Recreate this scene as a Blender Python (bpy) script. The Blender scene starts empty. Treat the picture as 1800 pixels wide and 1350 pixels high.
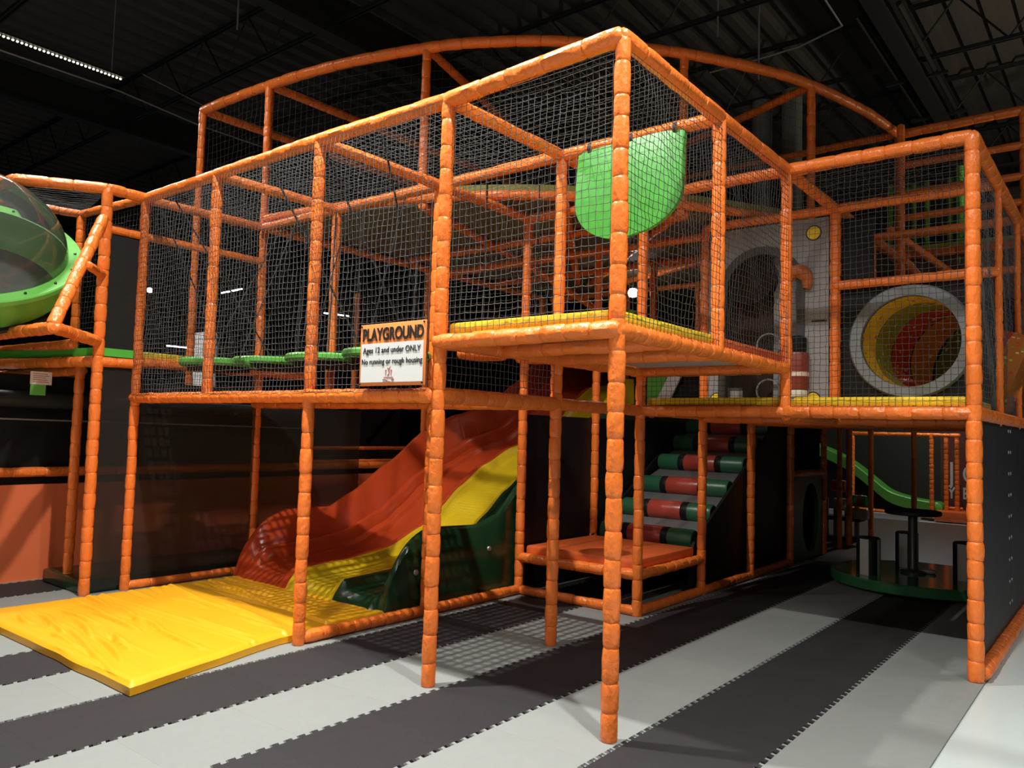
import bpy, bmesh, math, random
import numpy as np
from mathutils import Vector, Matrix, noise as mnoise
random.seed(7)
rng = np.random.default_rng(7)
SC = bpy.context.scene
COL = SC.collection

# ---------------------------------------------------------------- camera, world, lamps, exposure
G = 1.21                      # bay size of the play frame
H1, H2, HT, TT = 1.70, 2.02, 3.51, 5.05   # deck levels, roof of the first tier, roof of the balcony
CAM = Vector((2.0274, -3.3397, 1.5))
YAW, PIT, ROL = 0.6757, 0.0602, 0.0280
fw = Vector((-math.sin(YAW) * math.cos(PIT), math.cos(YAW) * math.cos(PIT), math.sin(PIT)))
r0 = Vector((math.cos(YAW), math.sin(YAW), 0)); u0 = r0.cross(fw)
cr = r0 * math.cos(ROL) + u0 * math.sin(ROL); cu = -r0 * math.sin(ROL) + u0 * math.cos(ROL)
cd = bpy.data.cameras.new('camera'); cam = bpy.data.objects.new('camera', cd); COL.objects.link(cam)
M = Matrix((cr, cu, -fw)).transposed().to_4x4(); M.translation = CAM
cam.matrix_world = M
cd.sensor_width = 36; cd.sensor_fit = 'HORIZONTAL'; cd.lens = 1373.98 / 1800 * 36; cd.clip_end = 200
SC.camera = cam
SC.view_settings.view_transform = 'Standard'; SC.view_settings.look = 'None'
SC.view_settings.gamma = 1; SC.view_settings.exposure = 0.0
SC.view_settings.use_curve_mapping = False
w = bpy.data.worlds.new('hall_dark'); SC.world = w; w.use_nodes = True
w.node_tree.nodes['Background'].inputs[0].default_value = (0.42, 0.34, 0.55, 1)
w.node_tree.nodes['Background'].inputs[1].default_value = 0.012

def lamp(loc, power, size=(0.12, 1.4), col=(1, .97, .91), rot=(0, 0, 0), spread=180):
    l = bpy.data.lights.new('lamp', 'AREA'); l.shape = 'RECTANGLE'; l.size, l.size_y = size
    l.energy = power; l.spread = math.radians(spread); l.color = col
    o = bpy.data.objects.new('lamp', l); COL.objects.link(o); o.location = loc; o.rotation_euler = rot
    return o
# hanging LED strips parallel to the bays; the unseen front rows are added fill
lamp((1.15, -0.75, 6.0), 165, (.08, .12), spread=122)
lamp((-1.85, -0.85, 6.0), 215, (.08, .12), spread=122)
lamp((-5.2, -1.2, 6.0), 120, spread=150)
lamp((-8.4, 0.5, 5.97), 90, spread=150)
lamp((1.15, -3.4, 6.0), 26, spread=150)  # added front fill for the padded posts, with the next one
lamp((-1.85, -3.6, 6.0), 30, spread=150)
lamp((-5.2, -4.5, 6.0), 50, spread=150)
lamp((4.6, -1.5, 6.0), 140, spread=150)
lamp((4.6, -5.5, 6.0), 30, spread=150)
lamp((4.8, 4.0, 6.0), 50, spread=150)
lamp((3.6, 12.0, 6.0), 40, spread=150)
lamp((3.4, 8.5, 3.6), 150, (.2, 1.4), (1, .84, .6), rot=(math.pi, 0, 0))      # unseen uplight, added to brighten the ribbed ceiling
lamp((-1.0, 12.6, 3.4), 40, (.1, 1.2))
# soft washers added behind the camera as front fill
lamp((-1.5, -11.0, 4.2), 72, (3.0, .25), rot=(math.radians(72), 0, 0))
lamp((3.6, -10.0, 4.2), 42, (3.0, .25), rot=(math.radians(72), 0, math.radians(15)))

# ---------------------------------------------------------------- materials
def mat(name, col, rough=.5, bump=0, bscale=30, var=.0, metal=0, stretch=(1, 1, 1), spec=.5, coat=0, detail=3, rndobj=0):
    m = bpy.data.materials.new(name); m.use_nodes = True; nt = m.node_tree; N = nt.nodes; L = nt.links
    b = N['Principled BSDF']; b.inputs['Base Color'].default_value = (*col, 1)
    b.inputs['Roughness'].default_value = rough; b.inputs['Metallic'].default_value = metal
    b.inputs['Specular IOR Level'].default_value = spec; b.inputs['Coat Weight'].default_value = coat
    if bump or var:
        tc = N.new('ShaderNodeTexCoord'); mp = N.new('ShaderNodeMapping'); mp.inputs['Scale'].default_value = stretch
        L.new(tc.outputs['Object'], mp.inputs[0])
        nz = N.new('ShaderNodeTexNoise'); nz.inputs['Scale'].default_value = bscale; nz.inputs['Detail'].default_value = detail
        L.new(mp.outputs[0], nz.inputs['Vector'])
        if bump:
            bp = N.new('ShaderNodeBump'); bp.inputs['Strength'].default_value = bump; bp.inputs['Distance'].default_value = .01
            L.new(nz.outputs['Fac'], bp.inputs['Height']); L.new(bp.outputs[0], b.inputs['Normal'])
        if var:
            nz2 = N.new('ShaderNodeTexNoise'); nz2.inputs['Scale'].default_value = bscale * .22; nz2.inputs['Detail'].default_value = 4
            L.new(mp.outputs[0], nz2.inputs['Vector'])
            hs = N.new('ShaderNodeHueSaturation'); hs.inputs['Color'].default_value = (*col, 1)
            ma = N.new('ShaderNodeMath'); ma.operation = 'MULTIPLY_ADD'; ma.inputs[1].default_value = var * 2; ma.inputs[2].default_value = 1 - var
            L.new(nz2.outputs['Fac'], ma.inputs[0])
            last = ma.outputs[0]
            if rndobj:
                oi = N.new('ShaderNodeObjectInfo'); mb = N.new('ShaderNodeMath'); mb.operation = 'MULTIPLY_ADD'
                mb.inputs[1].default_value = rndobj; L.new(oi.outputs['Random'], mb.inputs[0]); L.new(last, mb.inputs[2]); last = mb.outputs[0]
            L.new(last, hs.inputs['Value']); L.new(hs.outputs[0], b.inputs['Base Color'])
    return m

def emat(name, col, s):
    m = bpy.data.materials.new(name); m.use_nodes = True; b = m.node_tree.nodes['Principled BSDF']
    b.inputs['Base Color'].default_value = (*col, 1); b.inputs['Emission Color'].default_value = (*col, 1); b.inputs['Emission Strength'].default_value = s
    return m

def shade_cloth(name, col, alpha):
    m = bpy.data.materials.new(name); m.use_nodes = True; nt = m.node_tree; N = nt.nodes; L = nt.links
    b = N['Principled BSDF']; b.inputs['Base Color'].default_value = (*col, 1); b.inputs['Roughness'].default_value = .45
    t = N.new('ShaderNodeBsdfTransparent'); mx = N.new('ShaderNodeMixShader'); mx.inputs[0].default_value = alpha
    L.new(t.outputs[0], mx.inputs[1]); L.new(b.outputs[0], mx.inputs[2]); L.new(mx.outputs[0], N['Material Output'].inputs[0])
    return m

def acrylic(name):
    m = bpy.data.materials.new(name); m.use_nodes = True; nt = m.node_tree; N = nt.nodes; L = nt.links
    N.remove(N['Principled BSDF'])
    t = N.new('ShaderNodeBsdfTransparent'); t.inputs[0].default_value = (.86, .9, .87, 1)
    g = N.new('ShaderNodeBsdfGlossy'); g.inputs['Roughness'].default_value = .06
    d = N.new('ShaderNodeBsdfDiffuse'); d.inputs[0].default_value = (.5, .53, .48, 1)
    fr = N.new('ShaderNodeFresnel'); fr.inputs[0].default_value = 1.45
    m1 = N.new('ShaderNodeMixShader'); m1.inputs[0].default_value = .07
    m2 = N.new('ShaderNodeMixShader')
    L.new(t.outputs[0], m1.inputs[1]); L.new(d.outputs[0], m1.inputs[2])
    L.new(fr.outputs[0], m2.inputs[0]); L.new(m1.outputs[0], m2.inputs[1]); L.new(g.outputs[0], m2.inputs[2])
    L.new(m2.outputs[0], N['Material Output'].inputs[0])
    return m

def dotted_plastic(name, col, rough=.25, scale=38):
    m = mat(name, col, rough)
    nt = m.node_tree; N = nt.nodes; L = nt.links; b = N['Principled BSDF']
    tc = N.new('ShaderNodeTexCoord'); v = N.new('ShaderNodeTexVoronoi'); v.inputs['Scale'].default_value = scale; v.inputs['Randomness'].default_value = .25
    L.new(tc.outputs['Object'], v.inputs['Vector'])
    bp = N.new('ShaderNodeBump'); bp.inputs['Strength'].default_value = .35; bp.inputs['Distance'].default_value = .006; bp.invert = True
    L.new(v.outputs['Distance'], bp.inputs['Height']); L.new(bp.outputs[0], b.inputs['Normal'])
    return m

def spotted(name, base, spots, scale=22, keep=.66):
    """coloured light spots painted into the base colour as square confetti"""
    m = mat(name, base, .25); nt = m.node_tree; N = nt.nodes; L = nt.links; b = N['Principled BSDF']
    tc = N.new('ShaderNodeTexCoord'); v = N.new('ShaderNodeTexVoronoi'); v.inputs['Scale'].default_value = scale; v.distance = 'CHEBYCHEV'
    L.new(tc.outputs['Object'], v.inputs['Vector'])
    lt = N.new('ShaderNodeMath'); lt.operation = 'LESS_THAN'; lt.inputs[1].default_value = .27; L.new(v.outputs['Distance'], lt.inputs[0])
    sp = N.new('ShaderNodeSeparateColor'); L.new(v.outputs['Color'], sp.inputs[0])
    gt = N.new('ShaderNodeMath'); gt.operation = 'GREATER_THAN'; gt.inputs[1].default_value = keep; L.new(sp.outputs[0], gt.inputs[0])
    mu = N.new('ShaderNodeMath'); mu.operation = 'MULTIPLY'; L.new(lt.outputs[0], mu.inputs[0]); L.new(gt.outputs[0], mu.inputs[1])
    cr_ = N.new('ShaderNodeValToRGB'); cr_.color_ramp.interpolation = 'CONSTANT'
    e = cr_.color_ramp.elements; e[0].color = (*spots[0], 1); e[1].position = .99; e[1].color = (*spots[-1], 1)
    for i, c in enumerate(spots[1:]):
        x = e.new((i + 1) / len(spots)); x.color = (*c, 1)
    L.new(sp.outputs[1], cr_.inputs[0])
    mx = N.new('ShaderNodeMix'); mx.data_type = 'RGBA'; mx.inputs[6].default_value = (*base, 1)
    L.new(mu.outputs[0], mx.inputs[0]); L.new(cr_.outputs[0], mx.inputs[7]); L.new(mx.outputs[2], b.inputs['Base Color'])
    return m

ORANGE = mat('orange_vinyl', (.90, .205, .032), .27, .9, 34, .12, stretch=(1, 1, .6), detail=5)
ORANGE_PAD = mat('orange_pad_vinyl', (.72, .13, .03), .38, .2, 12, .08)
YELLOW = mat('yellow_vinyl', (.80, .385, .010), .42, .25, 9, .06, stretch=(.35, 3, 1))
YEL_FOAM = mat('yellow_foam', (.88, .62, .02), .6, .1, 40, .05)
GREEN = mat('green_plastic', (.13, .46, .075), .35, .1, 40, .06)
GREEN_FOAM = mat('green_foam', (.08, .42, .04), .6, .1, 30, .08)
DKGREEN = mat('dark_green_plastic', (.010, .045, .017), .24, .05, 20, .1)
DKGREEN_V = mat('dark_green_vinyl', (.03, .13, .06), .35, .2, 14, .1)
RED = mat('red_plastic', (.50, .06, .016), .22, .05, 10, .06)
RED_V = mat('red_vinyl', (.42, .06, .04), .3, .2, 14, .1)
YEL_PL = dotted_plastic('yellow_slide_plastic', (.66, .46, .015))
NET = mat('net_cord', (.10, .10, .105), .55)
NETD = mat('shaded_net_cord', (.035, .033, .033), .6)  # same cord, colour darkened for nets that stand less lit
NETB = mat('net_cord_warm', (.30, .09, .04), .6)
BLACK_V = mat('black_vinyl', (.012, .012, .0125), .45, .2, 8, .1, spec=.18)
CHAR_V = mat('charcoal_vinyl', (.03, .031, .033), .5, .2, 6, .12, spec=.25)
BLACK = mat('black_paint', (.012, .012, .013), .6)
CLOTH = shade_cloth('shade_cloth', (.022, .021, .021), .50)
CLOTH_D = shade_cloth('shade_cloth_dense', (.014, .014, .014), .82)
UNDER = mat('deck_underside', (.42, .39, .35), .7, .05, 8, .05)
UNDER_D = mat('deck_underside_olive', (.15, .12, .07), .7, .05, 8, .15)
WHITE = mat('white_board', (.80, .80, .79), .5)
INK = mat('black_ink', (.015, .013, .012), .6)
SIGN_OR = mat('sign_orange', (.90, .27, .07), .5)
LOGO = mat('sign_red_print', (.42, .16, .10), .6)
GREYP = mat('grey_print_board', (.27, .265, .28), .55, .05, 20, .08)
GREYD = mat('dark_grey_print', (.07, .068, .07), .55, 0, 10, .1, spec=.2)
BROWN = mat('brown_print', (.04, .024, .017), .6, 0, 10, .2, spec=.15)
GREYR = mat('grey_ring_foam', (.20, .22, .245), .6, .15, 25, .1)
STEEL = mat('galvanised_steel', (.38, .37, .38), .45, 0, 10, 0, metal=.6)
CEIL = mat('black_roof_deck', (.045, .039, .037), .7, .1, 3, .3)
JOIST = mat('black_joist_paint', (.009, .0085, .009), .6)
WALLM = mat('dark_hall_wall', (.016, .015, .020), .8, .1, 2, .2)
CONC = mat('painted_concrete', (.52, .59, .585), .35, .05, 6, .06)
LIGHT_T = mat('light_foam_tile', (.215, .23, .222), .62, .15, 60, .05, rndobj=.10)
DARK_T = mat('dark_foam_tile', (.021, .0195, .021), .7, .15, 60, .12, spec=.3, rndobj=.2)
ORWALL = mat('orange_wall_panel', (.78, .17, .06), .5, .05, 4, .06)
PINK = mat('pale_notice_paper', (.75, .62, .56), .7)
COLM = mat('grey_padded_column', (.16, .155, .14), .6, .4, 30, .1)
STRIPE_W = mat('stool_white_vinyl', (.62, .60, .55), .45)
STRIPE_B = mat('stool_black_vinyl', (.02, .018, .026), .45)
LED = emat('led_diodes', (1, .98, .70), 5)
LEDF = emat('far_led', (.95, .93, 1), 7)
LEDB = emat('bulb_glow', (1, .93, .82), 24)
ROPE = mat('black_strap', (.012, .012, .012), .6)
WHITEPAINT = mat('white_wall_lettering', (.5, .48, .45), .7)
MAROON = mat('maroon_wall', (.10, .022, .015), .7, .05, 3, .1)
LIME = mat('lime_padding', (.22, .40, .03), .4, .4, 30, .15)

# ---------------------------------------------------------------- mesh helpers
class MB:
    def __init__(s): s.v = []; s.f = []
    def add(s, vs, fs):
        o = len(s.v); s.v.extend([tuple(x) for x in vs]); s.f.extend([tuple(i + o for i in f) for f in fs]); return s
    def box(s, a, b):
        x0, y0, z0 = a; x1, y1, z1 = b
        return s.add([(x0, y0, z0), (x1, y0, z0), (x1, y1, z0), (x0, y1, z0), (x0, y0, z1), (x1, y0, z1), (x1, y1, z1), (x0, y1, z1)],
                     [(0, 3, 2, 1), (4, 5, 6, 7), (0, 1, 5, 4), (1, 2, 6, 5), (2, 3, 7, 6), (3, 0, 4, 7)])
    def rbox(s, a, b, r=.01):
        """box with bevelled edges"""
        bm = bmesh.new(); bmesh.ops.create_cube(bm, size=1)
        for v in bm.verts:
            v.co = Vector([(a[i] + b[i]) / 2 + v.co[i] * (b[i] - a[i]) for i in range(3)])
        bmesh.ops.bevel(bm, geom=bm.edges[:], offset=r, segments=2, affect='EDGES', profile=.5)
        bm.verts.index_update()
        s.add([v.co.copy() for v in bm.verts], [[v.index for v in f.verts] for f in bm.faces]); bm.free(); return s
    def sweep(s, pts, radii, n=10, cap=True):
        P = [Vector(p) for p in pts]; rings = []
        t0 = (P[1] - P[0]).normalized()
        ref = Vector((0, 0, 1)) if abs(t0.z) < .9 else Vector((1, 0, 0))
        a = t0.cross(ref).normalized(); o = len(s.v)
        for i, p in enumerate(P):
            t = (P[min(i + 1, len(P) - 1)] - P[max(i - 1, 0)])
            t = t.normalized() if t.length > 1e-9 else t0
            a = (a - t * a.dot(t)).normalized(); b = t.cross(a)
            rr = radii[i] if hasattr(radii, '__len__') else radii
            for k in range(n):
                an = 2 * math.pi * k / n
                s.v.append(tuple(p + (a * math.cos(an) + b * math.sin(an)) * rr))
        for i in range(len(P) - 1):
            for k in range(n):
                s.f.append((o + i * n + k, o + i * n + (k + 1) % n, o + (i + 1) * n + (k + 1) % n, o + (i + 1) * n + k))
        if cap:
            s.f.append(tuple(o + k for k in range(n - 1, -1, -1))); e = o + (len(P) - 1) * n
            s.f.append(tuple(e + k for k in range(n)))
        return s
    def padded(s, pts, r=.044, seg=.14, n=12, capl=True):
        """foam sleeve pinched into pillows at every tie"""
        P = [Vector(p) for p in pts]
        cum = [0.]
        for i in range(1, len(P)): cum.append(cum[-1] + (P[i] - P[i - 1]).length)
        Ltot = cum[-1]
        def at(d):
            d = min(max(d, 0), Ltot)
            for i in range(1, len(P)):
                if d <= cum[i] + 1e-9:
                    q = (d - cum[i - 1]) / max(cum[i] - cum[i - 1], 1e-9); return P[i - 1].lerp(P[i], q)
            return P[-1]
        k = max(1, round(Ltot / seg)); cuts = [0.]
        for i in range(1, k): cuts.append((i + random.uniform(-.13, .13)) * Ltot / k)
        cuts.append(Ltot)
        pp, rr = [], []
        for i in range(k):
            d0, d1 = cuts[i], cuts[i + 1]; e = min(.008, (d1 - d0) * .1)
            g = r * random.uniform(.97, 1.05)
            j = Vector((random.uniform(-1, 1), random.uniform(-1, 1), random.uniform(-1, 1))) * .0016
            for d, q in ((d0, .86), (d0 + e * .5, .935), (d0 + e * 2, .98), (d0 * .7 + d1 * .3, 1.01), (d0 * .35 + d1 * .65, 1.015), (d1 - e * 2, .98), (d1 - e * .5, .935)):
                pp.append(at(d) + (j if q > .95 else Vector((0, 0, 0)))); rr.append(g * q)
        pp.append(at(Ltot)); rr.append(r * .87)
        if capl:  # rounded closed ends
            t = (pp[-1] - pp[-2]).normalized(); pp.append(pp[-1] + t * r * .3); rr.append(r * .55)
            t = (pp[0] - pp[1]).normalized(); pp.insert(0, pp[0] + t * r * .3); rr.insert(0, r * .55)
        o = len(s.v); s.sweep(pp, rr, n)
        for i, p_ in enumerate(pp):      # the vinyl skin is lumpy
            for k_ in range(n):
                v_ = Vector(s.v[o + i * n + k_]); s.v[o + i * n + k_] = tuple(p_ + (v_ - p_) * random.uniform(.965, 1.035))
        return s
    def lathe(s, c, prof, n=32, axis='z', M=None, close=False):
        o = len(s.v)
        for (rad, h) in prof:
            for k in range(n):
                a = 2 * math.pi * k / n
                if axis == 'z': v = Vector((rad * math.cos(a), rad * math.sin(a), h))
                elif axis == 'x': v = Vector((h, rad * math.cos(a), rad * math.sin(a)))
                else: v = Vector((rad * math.cos(a), h, rad * math.sin(a)))
                if M: v = M @ v
                s.v.append(tuple(v + Vector(c)))
        for i in range(len(prof) - 1):
            for k in range(n):
                s.f.append((o + i * n + k, o + i * n + (k + 1) % n, o + (i + 1) * n + (k + 1) % n, o + (i + 1) * n + k))
        if close:
            s.f.append(tuple(o + k for k in range(n - 1, -1, -1))); e = o + (len(prof) - 1) * n; s.f.append(tuple(e + k for k in range(n)))
        return s
    def prism(s, poly, z0, z1):
        n = len(poly); o = len(s.v)
        s.v += [(x, y, z0) for x, y in poly] + [(x, y, z1) for x, y in poly]
        s.f.append(tuple(o + i for i in range(n - 1, -1, -1))); s.f.append(tuple(o + n + i for i in range(n)))
        for i in range(n): s.f.append((o + i, o + (i + 1) % n, o + n + (i + 1) % n, o + n + i))
        return s
    def prism_xz(s, poly, y0, y1):
        n = len(poly); o = len(s.v)
        s.v += [(x, y0, z) for x, z in poly] + [(x, y1, z) for x, z in poly]
        s.f.append(tuple(o + i for i in range(n))); s.f.append(tuple(o + n + i for i in range(n - 1, -1, -1)))
        for i in range(n): s.f.append((o + i, o + n + i, o + n + (i + 1) % n, o + (i + 1) % n))
        return s
    def prism_yz(s, poly, x0, x1):
        n = len(poly); o = len(s.v)
        s.v += [(x0, y, z) for y, z in poly] + [(x1, y, z) for y, z in poly]
        s.f.append(tuple(o + i for i in range(n - 1, -1, -1))); s.f.append(tuple(o + n + i for i in range(n)))
        for i in range(n): s.f.append((o + i, o + (i + 1) % n, o + n + (i + 1) % n, o + n + i))
        return s

ROOT = {}
def link(o, parent=None):
    COL.objects.link(o)
    if parent: o.parent = parent
    return o
def build(mb, name, m, parent=None, smooth=True, label=None):
    """link the collected shape as one mesh object; geometry is given in world coordinates"""
    org = ROOT.get(parent.name, Vector((0, 0, 0))) if parent else Vector((0, 0, 0))
    me = bpy.data.meshes.new(name)
    vs = np.array(mb.v, dtype=float)
    if parent is None:
        lo, hi = vs.min(0), vs.max(0); org = Vector(((lo[0] + hi[0]) / 2, (lo[1] + hi[1]) / 2, lo[2]))
    me.from_pydata([tuple(x) for x in (vs - np.array(org))], [], mb.f)
    me.materials.append(m)
    if smooth:
        me.polygons.foreach_set('use_smooth', [True] * len(me.polygons)); me.set_sharp_from_angle(angle=math.radians(38))
    bm = bmesh.new(); bm.from_mesh(me); bmesh.ops.recalc_face_normals(bm, faces=bm.faces[:]); bm.to_mesh(me); bm.free()
    o = bpy.data.objects.new(name, me)
    if parent is None: o.location = org
    link(o, parent); ROOT[o.name] = org
    if label: o['label'] = label
    return o
def tag(o, label=None, cat=None, group=None, kind=None):
    if label: o['label'] = label
    if cat: o['category'] = cat
    if group: o['group'] = group
    if kind: o['kind'] = kind
    return o
def thing(name, label, cat, loc=(0, 0, 0), group=None):
    o = bpy.data.objects.new(name, None); o.location = loc; o.empty_display_size = .1; link(o); ROOT[o.name] = Vector(loc)
    return tag(o, label, cat, group)
def dup(root, loc, label=None):
    r = root.copy(); COL.objects.link(r); r.location = loc; ROOT[r.name] = Vector(loc)
    if label: r['label'] = label
    for ch in list(root.children):
        c = ch.copy(); COL.objects.link(c); c.parent = r
        for gch in list(ch.children):
            d = gch.copy(); COL.objects.link(d); d.parent = c
    return r

def post(parent, x, y, z0, z1, r=.042, seg=.145, x1=None, y1=None, m=None):
    return build(MB().padded([(x, y, z0 + .012), (x if x1 is None else x1, y if y1 is None else y1, z1)], r, seg), 'post', m or ORANGE, parent)
def rail(parent, a, b, r=.043, seg=.2, name='rail', m=None):
    return build(MB().padded([a, b], r, seg, n=10), name, m or ORANGE, parent)

def net(parent, O, U, V, cell=.042, rad=.0019, sag=.012, m=None, name='net'):
    """knotted square netting as real cords between two edges"""
    O, U, V = (np.array(q, float) for q in (O, U, V))
    lu, lv = np.linalg.norm(U), np.linalg.norm(V); nu, nv = max(2, round(lu / cell)), max(2, round(lv / cell))
    nrm = np.cross(U, V); nrm /= np.linalg.norm(nrm); uu, vv = U / lu, V / lv
    a = np.linspace(0, 1, nu + 1)[:, None]; b = np.linspace(0, 1, nv + 1)[None, :]
    P = O + a[..., None] * U + b[..., None] * V
    edge = np.minimum(np.minimum(a, 1 - a) * nu, np.minimum(b, 1 - b) * nv); edge = np.clip(edge / 3, 0, 1)
    ph = rng.uniform(0, 6.28, 6)
    w1 = np.sin(a * lu * 5 + ph[0]) * np.sin(b * lv * 4 + ph[1]) + .6 * np.sin(a * lu * 11 + b * lv * 7 + ph[2])
    dz = np.sin(b * lv * 9 + ph[3]) * .5 + np.sin(a * lu * 7 + ph[4]) * .5
    P = P + (edge * w1 * sag)[..., None] * nrm + (edge * dz * sag * .45)[..., None] * vv
    P = P + rng.normal(0, .0022, P.shape) * edge[..., None]
    def cords(Q, side):
        L, K, _ = Q.shape
        o1 = nrm * rad; o2 = -nrm * rad * .5 + side * rad * .87; o3 = -nrm * rad * .5 - side * rad * .87
        vs = np.stack([Q + o1, Q + o2, Q + o3], axis=2).reshape(-1, 3)
        li, ki = np.meshgrid(np.arange(L), np.arange(K - 1), indexing='ij'); base = (li * K + ki) * 3
        f = np.stack([np.stack([base + c, base + (c + 1) % 3, base + 3 + (c + 1) % 3, base + 3 + c], -1) for c in range(3)], 2).reshape(-1, 4)
        return vs, f
    # scalloped cords: add mid points hanging a little
    def mid(Q, d):
        L, K, _ = Q.shape; R = np.empty((L, 2 * K - 1, 3)); R[:, ::2] = Q
        R[:, 1::2] = (Q[:, :-1] + Q[:, 1:]) / 2 + d; return R
    v1, f1 = cords(P, vv if False else uu)                # along V
    v2, f2 = cords(mid(P.transpose(1, 0, 2), np.array([0, 0, -.0028]) if abs(vv[2]) > .5 else np.zeros(3)), vv)
    vs = np.concatenate([v1, v2]); fs = np.concatenate([f1, f2 + len(v1)])
    org = np.array(ROOT.get(parent.name)); vs = vs - org
    me = bpy.data.meshes.new(name); me.vertices.add(len(vs)); me.vertices.foreach_set('co', vs.ravel())
    me.loops.add(len(fs) * 4); me.loops.foreach_set('vertex_index', fs.ravel().astype(np.int32))
    me.polygons.add(len(fs)); me.polygons.foreach_set('loop_start', np.arange(0, len(fs) * 4, 4, dtype=np.int32))
    me.update(calc_edges=True); me.materials.append(m or NET)
    o = bpy.data.objects.new(name, me); link(o, parent); ROOT[o.name] = Vector(org); return o

def text(parent, s, loc, size, m, name='lettering', sx=1., rot=(math.pi / 2, 0, 0), bold=.0, align='LEFT', ext=.0008, shear=0):
    c = bpy.data.curves.new(name + '_outline', 'FONT'); c.body = s; c.size = size; c.extrude = ext; c.offset = bold; c.align_x = align; c.shear = shear
    c.materials.append(m); tmp = bpy.data.objects.new('outline', c); COL.objects.link(tmp); bpy.context.view_layer.update()
    me = bpy.data.meshes.new_from_object(tmp.evaluated_get(bpy.context.evaluated_depsgraph_get())); bpy.data.objects.remove(tmp)
    o = bpy.data.objects.new(name, me)
    o.location = Vector(loc) - ROOT[parent.name]; o.rotation_euler = rot; o.scale = (sx, 1, 1); link(o, parent); return o

# ================================================================= THE SETTING
def structure(o): o['kind'] = 'structure'; return o
floor = structure(build(MB().box((-22, -14, -.1), (14, 22, 0)), 'floor', CONC, smooth=False)); ROOT['floor'] = ROOT[floor.name]
# interlocking foam tiles, one object each
TS = .597
def wave(x, y0, n=8):
    p = []; h = TS / n; a = .012
    for i in range(n):
        y = y0 + i * h; d = h * .05
        p += [(x - a, y + d), (x - a, y + h / 2 + d), (x + a, y + h / 2 - d), (x + a, y + h - d)]
    return p
def tile_mesh(name, m, straight):
    L = wave(0, 0); R = [(TS, .0), (TS, TS)] if straight else wave(TS, 0)
    e = .0002
    poly = [(0.0, e)] + [(x + .0004, min(max(y, e), TS - e)) for x, y in L] + [(0.0, TS - e)]
    poly = [(TS - (0 if straight else .0), e)] if False else poly
    rightside = [(x - .0004, min(max(y, e), TS - e)) for x, y in R]
    full = poly[:0] + [(rightside[0][0], e)] + rightside[1:-1] + [(rightside[-1][0], TS - e)] + [q for q in reversed(poly)]
    me = bpy.data.meshes.new(name); mb = MB().prism(full, 0, .012)
    me.from_pydata(mb.v, [], mb.f); me.materials.append(m)
    bm = bmesh.new(); bm.from_mesh(me); bmesh.ops.recalc_face_normals(bm, faces=bm.faces[:]); bm.to_mesh(me); bm.free()
    return me
TM = {(k, s): tile_mesh('floor_tile', LIGHT_T if k == 0 else DARK_T, s) for k in (0, 1) for s in (0, 1)}
for i in range(13):
    x0 = 1.256 - TS * (i + 1)
    y0 = (-1.55 if i % 2 == 0 else -1.83) + (.12 if i % 4 > 1 else 0)
    j0, j1 = (0, 20) if i < 7 else (0, 12)
    if i >= 9: j1 = 8
    for j in range(j0, j1):
        y = y0 + TS * (j - 1)
        if i < 7 and y > 6.5: continue
        o = bpy.data.objects.new('floor_tile', TM[(i % 2, 1 if i == 0 else 0)])
        o.location = Vector((x0, y, 0)) - ROOT['floor']; link(o, floor)
build(MB().box((-3.0, 6.62, 0), (1.256, 13.1, .012)), 'carpet', mat('brown_carpet', (.075, .058, .048), .45, .1, 40, .1), floor, smooth=False)
# hall shell
ZC = 7.6
structure(build(MB().box((-22.2, -14, 0), (-22, 22, ZC)), 'wall_left', WALLM, smooth=False))
structure(build(MB().box((-22, 22, 0), (14, 22.2, ZC)), 'wall_back', WALLM, smooth=False))
structure(build(MB().box((14, -14, 0), (14.2, 22, ZC)), 'wall_right', WALLM, smooth=False))
structure(build(MB().box((-22, -14.2, 0), (14, -14, ZC)), 'wall_front', WALLM, smooth=False))
# corrugated roof deck: trapezoid ribs running into depth
mb = MB(); x = -22.0; p = .38; prof = []
while x < 14:
    prof += [(x, ZC), (x + .13, ZC), (x + .17, ZC + .10), (x + .34, ZC + .10)]; x += p
n = len(prof)
mb.v = [(a, -14, z) for a, z in prof] + [(a, 22, z) for a, z in prof]
mb.f = [(i, i + 1, n + i + 1, n + i) for i in range(n - 1)]
ceiling = structure(build(mb, 'ceiling', CEIL, smooth=False)); ROOT[ceiling.name] = ROOT[ceiling.name]
for yj in (-2.5, .2, 2.9, 5.6, 8.3, 11.0, 13.7, 16.4):     # open web joists
    mb = MB(); zb, zt = 6.75, ZC - .03
    for dy in (-.035, .02):
        mb.box((-22, yj + dy, zt - .05), (14, yj + dy + .02, zt)); mb.box((-22, yj + dy, zb), (14, yj + dy + .02, zb + .05))
    x = -22.0; up = True
    while x < 13.4:
        mb.sweep([(x, yj, zb + .03 if up else zt - .03), (x + .6, yj, zt - .03 if up else zb + .03)], .014, 6, cap=False); x += .6; up = not up
    build(mb, 'joist', JOIST, ceiling, smooth=False)
for xb in (-12.0, -6.2, -.4, 5.4):                          # girders across them
    build(MB().box((xb, -14, 6.55), (xb + .2, 22, 6.6)).box((xb + .09, -14, 6.6), (xb + .11, 22, 7.05)).box((xb, -14, 7.05), (xb + .2, 22, 7.1)), 'girder', JOIST, ceiling, smooth=False)

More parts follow.
